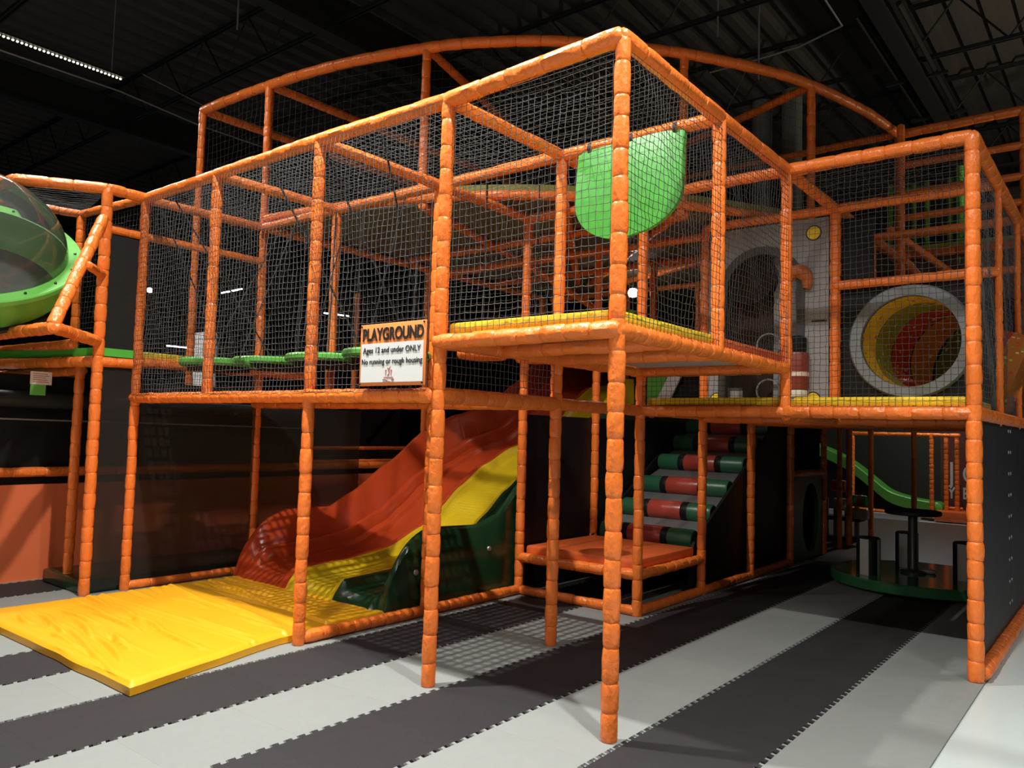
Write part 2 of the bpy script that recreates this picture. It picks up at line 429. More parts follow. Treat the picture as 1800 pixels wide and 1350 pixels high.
# ================================================================= CORNER TOWER
T1 = thing('corner_tower', 'tall netted orange corner tower with a yellow deck on slim padded posts', 'climbing frame', (0, 0, 0))
zA, zB = 3.53, 3.49
post(T1, 0, .02, 0, zA, x1=0); post(T1, -G, 0, 0, zB, x1=-G + .01)
post(T1, 0, G, H2 - .03, HT); post(T1, -G, G, 0, HT)
post(T1, 0, 2 * G, H1 - .04, HT); post(T1, -G, 2 * G, 0, HT)
rail(T1, (0, 0, zA), (-G, 0, zB), .05, .26); rail(T1, (0, 0, zA), (0, G, HT), .047, .26); rail(T1, (0, G, HT), (0, 2 * G, HT), .046, .3)
rail(T1, (0, 2 * G, HT), (0, 5 * G, HT), .045, .25)
rail(T1, (0, G, HT), (-G, G, HT)); rail(T1, (-G, 0, zB), (-G, G, HT)); rail(T1, (0, 2 * G, HT), (-G, 2 * G, HT)); rail(T1, (-G, G, HT), (-G, 2 * G, HT))
rail(T1, (.02, -.01, H2), (-G - .02, -.01, H2 - .005), .046, .15); rail(T1, (0, 0, H2), (0, G, H2), .046, .13); rail(T1, (0, G, H2), (0, 2 * G, H2), .045, .16)
rail(T1, (0, G, H2 - .005), (-G, G, H2 - .005), .044, .17); rail(T1, (0, 2 * G, H2), (-G, 2 * G, H2), .044, .17); rail(T1, (-G, 0, H2), (-G, 2 * G, H2), .044, .17)
rail(T1, (0, .58, H2 - .004), (-G, .58, H2 - .004), .044, .17)
rail(T1, (-G, 0, H1), (-G, G, H1), .05, .2); rail(T1, (-G, G, H1), (-G, 2 * G, H1), .045, .2)
build(MB().box((-G + .03, .03, H2 + .034), (-.01, G - .02, H2 + .046)), 'deck_board', UNDER, T1, smooth=False)
build(MB().box((-G + .03, G + .02, H2 + .034), (-.01, 2 * G - .03, H2 + .046)), 'deck_board', UNDER, T1, smooth=False)
build(MB().rbox((-G + .04, .03, H2 + .046), (-.045, G - .03, H2 + .112), .018), 'deck_mat', YEL_FOAM, T1)
build(MB().rbox((-.05, .06, H2 + .046), (-.004, G - .05, H2 + .108), .016), 'deck_mat', YEL_FOAM, T1)
build(MB().rbox((-G + .04, G + .03, H2 + .046), (-.01, 2 * G - .04, H2 + .108), .018), 'deck_mat', ORANGE_PAD, T1)
net(T1, (-G + .04, -.004, H2 + .03), (G - .08, 0, 0), (0, 0, HT - H2 - .08))
net(T1, (.03, .04, H2 + .03), (0, G - .04, 0), (0, 0, HT - H2 - .08), m=NETD); net(T1, (.03, G, H2 + .03), (0, G - .04, 0), (0, 0, HT - H2 - .08), m=NETD)
net(T1, (-G + .01, .05, H1 + .05), (0, G - .1, 0), (0, 0, H2 - H1 - .09)); net(T1, (-G, .05, HT), (0, G - .1, 0), (G, 0, 0), cell=.06, rad=.0015, m=NETD)
net(T1, (-G, G, HT), (0, G, 0), (G, 0, 0), cell=.06, rad=.0015, m=NETD)

# half round green panel hanging from the tower's rear roof rail: a bellied shell with thickness
mb = MB(); NZ, NXp = 28, 24
for side in (0, 1):
    for k in range(NZ + 1):
        t_ = k / NZ; z = 2.81 + .68 * t_
        hw = .41 * (math.sqrt(max(0, 1 - ((3.10 - z) / .29) ** 2)) if z < 3.10 else 1); hw = max(hw, .02)
        for i_ in range(NXp + 1):
            u_ = -1 + 2 * i_ / NXp; zz = (z - 3.02) / .45
            y_ = 1.12 + (.045 * zz * zz if zz > 0 else .02 * zz * zz) + .02 * (abs(u_) * hw / .41) ** 4 + side * .035
            mb.v.append((-.62 + hw * u_ - .02 * t_, y_, z + .008 * u_))
W_ = NXp + 1; S_ = (NZ + 1) * W_
for k in range(NZ):
    for i_ in range(NXp):
        a_ = k * W_ + i_; mb.f += [(a_, a_ + 1, a_ + W_ + 1, a_ + W_), (S_ + a_, S_ + a_ + W_, S_ + a_ + W_ + 1, S_ + a_ + 1)]
    for i_ in (0, NXp):
        a_ = k * W_ + i_; mb.f.append((a_, a_ + W_, S_ + a_ + W_, S_ + a_))
for k in (0, NZ):
    for i_ in range(NXp):
        a_ = k * W_ + i_; mb.f.append((a_, S_ + a_, S_ + a_ + 1, a_ + 1))
gp = thing('half_round_screen', 'bright green half round plastic panel hanging from an orange roof rail inside the tower', 'panel', (-.62, 1.2, 2.8))
build(mb, 'panel', mat('green_panel_plastic', (.06, .33, .04), .40, .1, 60, .1), gp)
for x in (-.95, -.62, -.29):
    build(MB().lathe((x, 1.21, 3.5), [(.05, -.014), (.052, 0), (.05, .014)], 16, 'x'), 'strap', BLACK, gp)

# ================================================================= NETTED BRIDGE
T2 = thing('net_bridge', 'long netted orange bridge frame left of the tower, its posts standing behind the yellow mat', 'climbing frame', (-3.1, 0, 0))
XC, XM, XD, YE = -2.447, -3.761, -4.954, -.338
post(T2, XC, 0, 0, HT, x1=XC + .01); post(T2, XM, 0, H1, HT); post(T2, XD, 0, 0, HT)
post(T2, XC, G, 0, HT); post(T2, XM, G, H1, HT); post(T2, XC, 2 * G, 0, HT)
rail(T2, (-G, 0, zB), (XC, 0, HT), .048, .28); rail(T2, (XC, 0, HT), (XM, 0, HT), .047, .28); rail(T2, (XM, 0, HT), (XD, 0, HT), .047, .28)
rail(T2, (-G - .03, -.01, H1), (XC, -.01, H1), .047, .13); rail(T2, (XC, -.01, H1), (XM, -.01, H1), .046, .13); rail(T2, (XM, -.01, H1), (XD - .03, -.01, H1), .046, .13)
rail(T2, (-G, G, H1), (XD, G, H1), .044, .2); rail(T2, (-G, G, HT), (XC, G, HT)); rail(T2, (XC, G, HT), (XM, G, HT)); rail(T2, (XM, G, HT), (XD, G, HT))
for x in (XC, XM, XD): rail(T2, (x, 0, HT - .01), (x, G, HT), .042, .22)
rail(T2, (XC, G, HT), (XC, 2 * G, HT)); rail(T2, (XC, 2 * G, HT), (-G, 2 * G, HT))
rail(T2, (XD, G, HT), (XD, 6.0, HT), .042, .25)
rail(T2, (XC, .04, .055), (XC, G, .05), .045, .14); rail(T2, (XC, G, .05), (XC, 2 * G, .05), .044, .14)
rail(T2, (XD, 0, H2), (XD, G + .6, H2), .044, .2)
build(MB().rbox((XD - .09, .06, H2 + .04), (XD - .02, G + .5, H2 + .10), .012), 'edge_pad', YEL_FOAM, T2)
rail(T2, (XD, .02, .05), (XD, 2.4, .05), .04, .2)
net(T2, (XD + .05, -.052, H1 + .03), (-G - XD - .1, 0, 0), (0, 0, HT - H1 - .07), cell=.043)
net(T2, (XD + .03, .05, H1 + .04), (0, G - .08, 0), (0, 0, HT - H1 - .08))
net(T2, (XD, .02, HT - .03), (-G - XD, 0, 0), (0, G, 0), cell=.055, rad=.0015)
net(T2, (XD, .02, H1 + .02), (-G - XD, 0, 0), (0, G, 0), cell=.060, rad=.0125, sag=.004, m=ROPE, name='webbing_floor')
net(T2, (XD, G, H2 + .05), (-G - XD, 0, 0), (0, 0, HT - H2 - .1), cell=.06, rad=.0015, m=NETD)
for (a, b) in (((-4.55, .05, HT - .05), (-4.1, .85, 2.05)), ((-3.7, 1.15, HT - .05), (-3.35, .85, 2.05)), ((-2.5, .1, HT - .05), (-2.35, .9, 2.05)), ((-4.85, .1, 3.4), (-4.6, .7, 2.0)), ((-1.9, .1, HT - .05), (-2.3, 1.0, 2.05)), ((-3.2, .1, HT), (-2.9, .9, 2.05))):
    build(MB().sweep([a, b], .008, 6), 'strap', ROPE, T2)
# fine mesh wall behind the mat
build(MB().box((XD - .004, YE + .03, .06), (XD + .004, -.03, H2 - .04)).box((XD - .004, .04, .06), (XD + .004, 2.6, H1 - .02)), 'shade_cloth_wall', CLOTH, T2, smooth=False, label='black see-through shade cloth')
build(MB().box((XD - .004, YE + .03, H2 + .1), (XD + .004, -.03, HT - .3)), 'shade_cloth_wall', CLOTH_D, T2, smooth=False, label='black see-through shade cloth')

# lily pads
PADS = [((-4.45, .5, 2.0), .34, 'first green stepping pad at the bridge\'s far end, smallest and partly behind a post'),
        ((-4.25, .95, 2.04), .38, 'second green stepping pad from the bridge\'s far end, between two padded posts'),
        ((-3.45, .95, 2.04), .38, 'green stepping pad hanging midway along the netted bridge'),
        ((-2.72, .95, 2.05), .36, 'green stepping pad nearest the white playground sign, partly hidden by it')]
for i, (c, rr, lab) in enumerate(PADS):
    t = thing('stepping_pad', lab, 'stepping pad', c, 'stepping pads hung along the bridge')
    build(MB().lathe(c, [(.01, .0), (rr * .95, .0), (rr, .02), (rr, .05), (rr * .96, .066), (rr * .5, .07), (.01, .07)], 28), 'pad', GREEN, t)
    build(MB().lathe(c, [(.01, -.03), (rr * .8, -.03), (rr * .8, -.001), (.01, -.001)], 20), 'base_board', BROWN, t)
    for s in (-1, 1): build(MB().sweep([(c[0] + s * rr * .8, c[1], c[2]), (c[0] + s * .1, G - .03, HT - .05)], .006, 5), 'strap', ROPE, t)
for c, rr, lab in (((-2.0, 1.3, 2.06), .2, 'orange stepping pad under the tower deck, beside the netted gap'), ((-1.72, 1.62, 2.05), .16, 'smaller orange stepping pad under the tower deck, further from the sign')):
    t = thing('stepping_pad', lab, 'stepping pad', c, 'orange stepping pads under the deck')
    build(MB().lathe(c, [(.01, .0), (rr * .93, .0), (rr, .02), (rr, .05), (rr * .94, .066), (.01, .07)], 24), 'pad', ORANGE, t)
    build(MB().sweep([(c[0], c[1], c[2] + .06), (c[0], c[1], 3.5)], .006, 5), 'strap', ROPE, t)

# sign wired to the bridge net
SG = thing('sign', 'white and orange playground rules sign wired to the net beside a padded post', 'sign', (-1.52, -.09, 1.755))
sx0, sx1, sz0, sz1, sy = -1.826, -1.245, 1.757, 2.145, -.085
build(MB().rbox((sx0, sy, sz0), (sx1, sy + .012, sz1), .004), 'board', SIGN_OR, SG)
build(MB().box((sx0 + .016, sy - .002, sz0 + .022), (sx1 - .014, sy, sz0 + .265)), 'white_field', WHITE, SG, smooth=False)
def fit(t, wd, ht):
    bpy.context.view_layer.update(); d = t.dimensions; t.scale = (t.scale[0] * wd / d[0], t.scale[1] * ht / d[1], 1)
t = text(SG, 'PLAYGROUND', (sx0 + .022, sy - .003, sz0 + .285), .1, INK, bold=.0035); fit(t, .545, .082)
t = text(SG, 'Ages 12 and under ONLY', (sx0 + .034, sy - .004, sz0 + .205), .05, INK, bold=.0005); fit(t, .515, .048)
t = text(SG, 'No running or rough housing', (sx0 + .022, sy - .004, sz0 + .135), .05, INK, bold=.0005); fit(t, .54, .046)
mb = MB(); cx = sx0 + .275; z0 = sz0 + .05; y_ = sy - .004
mb.box((cx - .042, y_, z0 - .002), (cx + .042, y_ + .001, z0 + .003))
mb.prism_xz([(cx - .012, z0 + .012), (cx + .004, z0 + .01), (cx + .010, z0 + .03), (cx + .008, z0 + .05), (cx + .02, z0 + .075), (cx + .003, z0 + .056), (cx - .014, z0 + .064), (cx - .002, z0 + .045), (cx + .002, z0 + .025)], y_, y_ + .001)
for s in (-1, 1):
    mb.box((cx + s * .024 - .003, y_, z0 + .014), (cx + s * .024 + .003, y_ + .001, z0 + .035)); mb.lathe((cx + s * .024, y_, z0 + .042), [(.0005, 0), (.0065, 0), (.0065, .001)], 10, 'y')
mb.sweep([(cx - .05 + .1 * k / 12, y_, z0 - .016 + .008 * math.sin(k / 12 * math.pi * 2 + .5)) for k in range(9)], .0022, 4)
mb.box((cx + .028, y_, z0 - .02), (cx + .05, y_ + .001, z0 - .008)).lathe((cx - .016, y_, z0 - .02), [(.0005, 0), (.005, 0), (.005, .001)], 8, 'y')
build(mb, 'emblem', LOGO, SG, smooth=False)
for x, z in ((sx0 + .012, sz1 - .012), (sx1 - .012, sz1 - .012), (sx0 + .012, sz0 + .012), (sx1 - .014, sz0 + .014)):
    build(MB().lathe((x, sy - .003, z), [(.001, -.003), (.006, -.003), (.006, .003)], 8, 'y').sweep([(x, sy, z), (x + .006, -.05, z + .012)], .0022, 4), 'wire_tie', BLACK, SG)

# ================================================================= LEFT BAY (pod tower)
T3 = thing('pod_bay', 'orange padded frame of the bay at the bridge end that carries the clear bubble pod', 'climbing frame', (-5.4, -.4, 0))
post(T3, XD, YE, 0, HT, .046); post(T3, -5.43, -.28, 0, 2.0, .042); post(T3, -6.05, -.1, 0, HT, .04); post(T3, -6.95, -1.0, 0, HT)
rail(T3, (XD, 0, HT), (XD, YE, HT), .047, .2); rail(T3, (XD, YE, HT), (-5.36, -.93, HT), .046, .25); rail(T3, (-5.36, -.93, HT), (-7.0, -1.02, HT), .046, .25)
rail(T3, (XD, YE, H2 - .02), (XD, 0, H2 - .02), .045, .14); rail(T3, (XD, YE, H2 - .02), (-6.6, -.72, H2 - .03), .048, .16); rail(T3, (-5.43, -.25, 1.94), (-6.75, -.55, 1.9), .044, .18)
rail(T3, (XD, YE, 3.16), (XD, G, 3.16), .036, .2); rail(T3, (-6.05, -.1, HT), (XD, 0, HT), .038, .2); rail(T3, (-6.05, -.1, HT), (-6.3, -1.0, HT), .038, .2)
Q = (-4.31, -.945, 2.18)
rail(T3, Q, (XD + .01, YE - .02, 2.17), .048, .17); rail(T3, Q, (-6.3, -.99, 2.19), .048, .17); rail(T3, (Q[0] - .02, Q[1], Q[2] + .02), (XD + .02, YE - .03, 3.24), .047, .15)
rail(T3, (-4.62, -.6, 2.75), (XD, YE, 2.75), .036, .2)
rail(T3, (-5.3, -.4, 2.16), (-6.6, -.6, 2.13), .045, .2)
build(MB().add([(XD - .05, YE + .02, H2 + .035), (-6.55, -.68, H2 + .02), (-6.5, .3, H2 + .02), (XD - .05, .3, H2 + .035), (XD - .05, YE + .02, H2 + .105), (-6.55, -.68, H2 + .095), (-6.5, .3, H2 + .095), (XD - .05, .3, H2 + .105)],
               [(0, 3, 2, 1), (4, 5, 6, 7), (0, 1, 5, 4), (1, 2, 6, 5), (2, 3, 7, 6), (3, 0, 4, 7)]), 'deck_mat', GREEN_FOAM, T3, smooth=False)
build(MB().box((XD - .03, YE + .04, H2 + .03), (XD + .02, -.04, H2 + .1)), 'deck_mat', GREEN_FOAM, T3, smooth=False)
net(T3, (XD - .03, YE, HT - .03), (-1.05, .22, 0), (-.35, -.62, 0), cell=.05, rad=.0015, m=NETD)
net(T3, (-6.05, -.1, H2 + .1), (1.05, .1, 0), (0, 0, HT - H2 - .12), cell=.05, m=NETD)

# bubble pod
pc = Vector((-5.50, -1.25, 2.87)); vw = (CAM - pc).normalized(); up_ = (cu - vw * cu.dot(vw)).normalized()
nn = (vw * math.cos(math.radians(62)) + up_ * math.sin(math.radians(62))).normalized(); ax = nn.cross(Vector((0, 1, 0))).normalized(); ay = nn.cross(ax)
PM = Matrix((ax, ay, nn)).transposed()
POD = thing('bubble_pod', 'clear domed viewing pod in a round bright green tub hanging off the frame', 'viewing pod', pc)
RP = .90
build(MB().lathe(pc, [(RP * .86, .025), (RP * .99, .028), (RP, .018), (RP, -.02), (RP * .985, -.03), (RP * .95, -.03), (RP * .86, -.03), (RP * .86, .025)], 72, M=PM), 'flange', GREEN, POD)
prof = [(RP * .975 * math.cos(a), -.03 - .56 * math.sin(a)) for a in [math.pi / 2 * k / 14 for k in range(15)]]; prof[-1] = (.02, -.59)
prof_in = [(q * .95, h * .95 - .005) for q, h in reversed(prof)]
build(MB().lathe(pc, prof + prof_in, 64, M=PM), 'tub', GREEN, POD)
dome = [(RP * .87 * math.cos(a), .028 + RP * .70 * math.sin(a)) for a in [math.pi / 2 * k / 16 for k in range(17)]]; dome[-1] = (.004, .028 + RP * .70)
build(MB().lathe(pc, dome, 72, M=PM), 'dome', acrylic('clear_acrylic'), POD, label='clear acrylic dome')
for k in range(18):
    a = 2 * math.pi * k / 18; c = pc + PM @ Vector((RP * .93 * math.cos(a), RP * .93 * math.sin(a), .03))
    build(MB().lathe(c, [(.001, .012), (.009, .01), (.012, 0), (.012, -.004)], 8, M=PM), 'bolt', DKGREEN, POD)
build(MB().lathe(pc, [(.01, -.335), (.80, -.335), (.80, -.31), (.01, -.31)], 40, M=PM), 'floor_plate', CHAR_V, POD)
build(MB().lathe(pc + PM @ Vector((0, 0, -.29)) - cr * .02 - (cu - nn * cu.dot(nn)).normalized() * .42, [(.02, .03), (.17, .03), (.18, 0), (.17, -.01)], 20, M=PM), 'seat_pad', YEL_FOAM, POD)

# ================================================================= RIGHT ROOM
T4 = thing('netted_room', 'netted orange room on the right with a black vinyl side wall and yellow deck edge', 'climbing frame', (0, 3 * G, 0))
post(T4, G, 2 * G, 0, HT + .01, .047, .125)
rail(T4, (0, 2 * G, HT), (G, 2 * G, HT), .048, .17); rail(T4, (G, 2 * G, HT), (G, 7 * G, HT), .046, .22)
rail(T4, (-G, 2 * G, H1), (0, 2 * G, H1), .046, .17); rail(T4, (0, 2 * G, H1), (G, 2 * G, H1), .048, .17); rail(T4, (G, 2 * G, H1), (G, 7 * G, H1), .046, .06)
rail(T4, (-G, 3 * G, H1 - .03), (G, 3 * G, H1 - .03), .044, .2); rail(T4, (-G, 4 * G, H1 - .03), (G, 4 * G, H1 - .03), .044, .2); rail(T4, (-G, 5 * G, H1 - .03), (G, 5 * G, H1 - .03), .044, .2)
rail(T4, (-G, 2 * G, H1), (-G, 7 * G, H1), .042, .2); rail(T4, (0, 2 * G, H1 - .03), (0, 7 * G, H1 - .03), .042, .2)
rail(T4, (0, 3 * G, HT), (G, 3 * G, HT), .042, .2); rail(T4, (0, 3 * G, HT), (-G, 3 * G, HT), .042, .2); rail(T4, (0, 4 * G, HT), (G, 4 * G, HT), .04, .2)
post(T4, 0, 3 * G, H1, HT, .045); post(T4, -G, 3 * G, H1, HT); post(T4, 0, 4 * G, H1, HT, .036); post(T4, -2 * G, 3 * G, 0, HT); post(T4, 0, 5 * G, H1, TT, .042)
for k in (3, 4, 5, 6): post(T4, G, k * G, H1, HT, .026, .12)
rail(T4, (0, 3 * G - .02, 2.83), (G, 3 * G - .02, 2.83), .04, .2)
rail(T4, (0, 4 * G, 3.07), (G, 4 * G, 3.07), .035, .2)
post(T4, -G, 7 * G, 0, H1, .042); post(T4, -1.22, 8.05, 0, H1, .035); post(T4, -1.25, 9.8, 0, H1, .04); post(T4, -.475, 9.0, 0, H1, .036)
post(T4, -G, 3 * G, 0, H1); post(T4, -G, 4 * G - .01, 0, H1); post(T4, -G, 5 * G, 0, H1)
for y0, y1 in ((2.05, 3), (3, 4), (4, 5)): rail(T4, (-G, y0 * G, .05), (-G, y1 * G, .05), .043, .16)
rail(T4, (-G, 2 * G, .345), (-G, 3 * G - .02, .345), .044, .15)
rail(T4, (XC, 2 * G, .345), (-G, 2 * G, .345), .046, .15); rail(T4, (XC, 2 * G, .05), (-G, 2 * G, .05), .043, .15)
rail(T4, (G + .03, 2 * G + .05, .06), (G + .03, 3.4 * G, .06), .05, .1); rail(T4, (G + .03, 3.42 * G, .06), (G + .03, 6 * G, .06), .05, .12)
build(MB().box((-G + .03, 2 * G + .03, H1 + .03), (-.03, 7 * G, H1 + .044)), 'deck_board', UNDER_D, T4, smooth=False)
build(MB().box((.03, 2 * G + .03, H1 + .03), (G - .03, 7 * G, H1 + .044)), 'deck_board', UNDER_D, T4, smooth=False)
build(MB().rbox((-G + .045, 2 * G + .03, H1 + .044), (-.045, 3 * G - .05, H1 + .108), .015), 'deck_mat', YEL_FOAM, T4)
build(MB().rbox((.045, 2 * G + .03, H1 + .044), (G - .05, 3 * G - .05, H1 + .108), .015), 'deck_mat', YEL_FOAM, T4)
net(T4, (-G + .04, 2 * G - .04, H1 + .04), (G - .08, 0, 0), (0, 0, H2 - H1 - .08), m=NETD); net(T4, (.05, 2 * G - .04, H1 + .04), (G - .09, 0, 0), (0, 0, HT - H1 - .09), m=NETD)
net(T4, (G - .02, 2 * G + .04, H1 + .04), (0, 3.5 * G, 0), (0, 0, HT - H1 - .09), cell=.045, m=NET)
net(T4, (0, 2 * G, HT), (G, 0, 0), (0, G, 0), cell=.06, m=NETD)
# black vinyl side wall with grommets, three sheets
for k in range(3):
    y0 = 2 * G + .06 + k * 1.36 * G; y1 = min(y0 + 1.36 * G - .008, 6 * G)
    s = build(MB().box((G - .004, y0, .09), (G + .004, y1, H1 - .03)), 'vinyl_sheet', CHAR_V, T4, smooth=False)
    for j in range(9): build(MB().lathe((G + .006, y0 + .06 if k else y1 - .06, .25 + j * .17), [(.003, -.004), (.005, .004), (.014, .003), (.015, -.003)], 10, 'x'), 'grommet', STEEL, s)

# dark infill around the tunnel, then the tunnel
yb = 3 * G + .03; tc = (.585, 2.325); RO, RI = .47, .375
def holed(x0, x1, z0, z1, c, r, y0, y1, n=48):
    mb = MB(); a = []; b = []
    for k in range(n):
        t = 2 * math.pi * k / n; dx, dz = math.cos(t), math.sin(t)
        s = min(((x1 if dx > 0 else x0) - c[0]) / dx if abs(dx) > 1e-6 else 1e9, ((z1 if dz > 0 else z0) - c[1]) / dz if abs(dz) > 1e-6 else 1e9)
        a.append((c[0] + r * dx, c[1] + r * dz)); b.append((c[0] + s * dx, c[1] + s * dz))
    for y in (y0, y1): mb.v += [(p_[0], y, p_[1]) for p_ in a] + [(p_[0], y, p_[1]) for p_ in b]
    for k in range(n):
        j = (k + 1) % n
        mb.f += [(k, j, n + j, n + k), (2 * n + k, 3 * n + k, 3 * n + j, 2 * n + j), (k, 2 * n + k, 2 * n + j, j)]
    return mb
build(holed(.04, G, H1 + .02, 2.83, tc, RI, yb, yb + .03), 'back_panel', BLACK_V, T4, smooth=False)
build(MB().box((.04, yb, 2.83), (.3, yb + .03, 3.42)), 'back_panel', BLACK_V, T4, smooth=False)
TU = thing('crawl_tunnel', 'round crawl tunnel with a grey foam ring and yellow and red banded inside', 'tunnel', (tc[0], yb, tc[1] - RO))
build(MB().lathe((tc[0], yb, tc[1]), [(RI, -.05), (RO * .97, -.05), (RO, -.03), (RO, 0), (RI, 0), (RI, -.05)], 64, 'y'), 'ring', GREYR, TU)
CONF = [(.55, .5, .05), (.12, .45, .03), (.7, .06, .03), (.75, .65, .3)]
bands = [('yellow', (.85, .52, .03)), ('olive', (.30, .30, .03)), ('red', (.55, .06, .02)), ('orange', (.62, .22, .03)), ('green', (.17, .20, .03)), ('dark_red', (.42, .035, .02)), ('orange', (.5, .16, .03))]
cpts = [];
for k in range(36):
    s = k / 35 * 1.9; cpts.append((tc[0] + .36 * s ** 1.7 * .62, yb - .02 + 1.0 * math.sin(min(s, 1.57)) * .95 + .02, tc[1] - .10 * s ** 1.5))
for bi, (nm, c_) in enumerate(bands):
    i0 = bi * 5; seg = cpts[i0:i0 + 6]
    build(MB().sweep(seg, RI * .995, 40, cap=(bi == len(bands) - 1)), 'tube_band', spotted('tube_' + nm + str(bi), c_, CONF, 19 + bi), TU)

# grey mural board with an arched opening
MU = thing('mural_board', 'grey printed activity board with an arched opening and yellow corner dots', 'activity board', (-.62, 3 * G, H1))
bx0, bx1, bz0, bz1 = -1.165, -.055, H1 + .02, 3.455
ac, ar = (-.66, 2.86), .40
arch = [(ac[0] + ar * math.cos(t), ac[1] + ar * math.sin(t)) for t in [math.pi * k / 24 for k in range(25)]]
# board around the arch: right, left, top strips built from one outline
mb = MB()
ol = [(bx0, bz0), (ac[0] - ar, bz0), ] + list(reversed(arch)) + [(ac[0] + ar, bz0), (bx1, bz0), (bx1, bz1), (bx0, bz1)]
mb.prism_xz(ol, 3 * G, 3 * G + .025); build(mb, 'board', GREYP, MU, smooth=False)
build(MB().box((ac[0] - ar - .01, 3 * G + .18, bz0), (-.58, 3 * G + .2, 3.3)), 'recess_back', BROWN, MU, smooth=False)
build(MB().box((-.58, 3 * G + .12, bz0), (ac[0] + ar + .02, 3 * G + .14, 3.3)), 'recess_back', GREYP, MU, smooth=False)
mb = MB(); out = [(ac[0] + (ar + .0) * math.cos(t), ac[1] + ar * math.sin(t)) for t in [math.pi * k / 24 for k in range(25)]]
out = [(ac[0] + ar, bz0)] + out + [(ac[0] - ar, bz0)]; inn = [(x + (ac[0] - x) * .18, z + (ac[1] - z) * (.18 if z > ac[1] else 0)) for x, z in out]
nn_ = len(out); mb.v = [(x, 3 * G - .012, z) for x, z in out] + [(x, 3 * G - .012, z) for x, z in inn] + [(x, 3 * G + .12, z) for x, z in out] + [(x, 3 * G + .12, z) for x, z in inn]
mb.f = [(i, i + 1, nn_ + i + 1, nn_ + i) for i in range(nn_ - 1)] + [(nn_ + i, nn_ + i + 1, 3 * nn_ + i + 1, 3 * nn_ + i) for i in range(nn_ - 1)] + [(i, 2 * nn_ + i, 2 * nn_ + i + 1, i + 1) for i in range(nn_ - 1)]
build(mb, 'arch_rim', GREYD, MU)
build(MB().lathe((-.78, 3 * G + .02, 2.98), [(.002, 0), (.24, 0), (.245, .05), (.24, .1)], 36, 'y'), 'spinner_disc', mat('spinner_brown', (.016, .009, .006), .7, spec=.1), MU)
for x, z in ((bx1 - .13, bz1 - .13), (bx1 - .13, bz0 + .13), (bx0 + .09, bz0 + .13), (bx0 + .09, bz1 - .13)):
    d = build(MB().lathe((x, 3 * G - .004, z), [(.002, 0), (.068, 0), (.068, .004)], 24, 'y'), 'dot_outline', INK, MU)
    build(MB().lathe((x, 3 * G - .007, z), [(.002, 0), (.058, 0), (.058, .003)], 24, 'y'), 'yellow_dot', YEL_FOAM, d)
build(MB().lathe((-.60, 3 * G + .05, 2.35), [(.10, -.012), (.113, -.012), (.113, .012), (.10, .012), (.10, -.012)], 32, 'y'), 'white_hoop', GREYR, MU)
build(MB().lathe((-.60, 3 * G + .05, 1.93), [(.10, -.012), (.113, -.012), (.113, .012), (.10, .012), (.10, -.012)], 32, 'y'), 'white_hoop', GREYR, MU)
can = build(MB().lathe((-.31, 3 * G - .03, 1.93), [(.002, 0), (.085, 0), (.095, .02), (.095, .30), (.085, .33), (.05, .34)], 24), 'canister', mat('canister_red', (.24, .04, .028), .4), MU)
build(MB().lathe((-.31, 3 * G - .03, 2.27), [(.07, 0), (.075, .02), (.075, .12), (.05, .14), (.002, .14)], 20), 'cap', BLACK_V, can)
build(MB().lathe((-.31, 3 * G - .03, 2.05), [(.096, 0), (.0975, .01), (.0975, .03), (.096, .04)], 24), 'label_band', PINK, can)
build(MB().lathe((-.31, 3 * G - .03, 1.87), [(.08, 0), (.09, .02), (.09, .05), (.08, .06)], 24), 'foot', WHITE, can)
build(MB().sweep([(-.40 + .085 - .085 * math.cos(t_ / 16 * 3.6) if t_ > 0 else -.40, 3 * G - .03, 2.88 + .11 * math.sin(t_ / 16 * 3.6) if t_ > 0 else 2.60) for t_ in range(17)], [.018] + [.028 + .036 * math.sin(t_ / 16 * 3.0) for t_ in range(1, 17)], 12), 'rope_hook', mat('hook_orange', (.5, .14, .04), .4), MU)
build(MB().box((-.2, 3 * G - .005, 2.53), (-.07, 3 * G, 2.545)), 'slot', INK, MU, smooth=False)
mb = MB().box((bx0 + .2, 3 * G - .005, bz0 + .1), (bx0 + .34, 3 * G, bz0 + .24)); build(mb, 'printed_box', GREYD, MU, smooth=False)
build(MB().box((bx0 + .225, 3 * G - .008, bz0 + .125), (bx0 + .345, 3 * G - .005, bz0 + .215)).box((bx0 + .27, 3 * G - .01, bz0 + .155), (bx0 + .32, 3 * G - .008, bz0 + .175)), 'printed_box', GREYP, MU, smooth=False)

# ================================================================= SLIDE
def lerp_tab(tab, y):
    for (a, va), (b, vb) in zip(tab, tab[1:]):
        if y <= b: 
            q = (y - a) / (b - a); q = max(0, q); q = q * q * (3 - 2 * q) * .35 + q * .65; return va + (vb - va) * q
    return tab[-1][1]
BED = [(.80, .06), (.85, .12), (.92, .165), (1.5, .19), (2.0, .25), (2.45, .42), (2.7, .58), (3.0, .80), (3.4, 1.03), (3.9, 1.23), (4.4, 1.35), (4.8, 1.55), (5.2, 1.85), (5.6, 2.05), (6.3, 2.15), (7.1, 2.2)]
RW = [(.80, .05), (.87, .08), (.95, .36), (1.04, .55), (1.16, .65), (1.35, .69), (1.92, .67), (2.2, .74), (2.52, 1.01), (2.87, 1.27), (3.26, 1.47), (3.62, 1.64), (4.05, 1.76), (4.5, 1.70), (4.8, 1.70), (5.2, 1.9), (5.6, 2.1), (6.3, 2.2), (7.1, 2.25)]
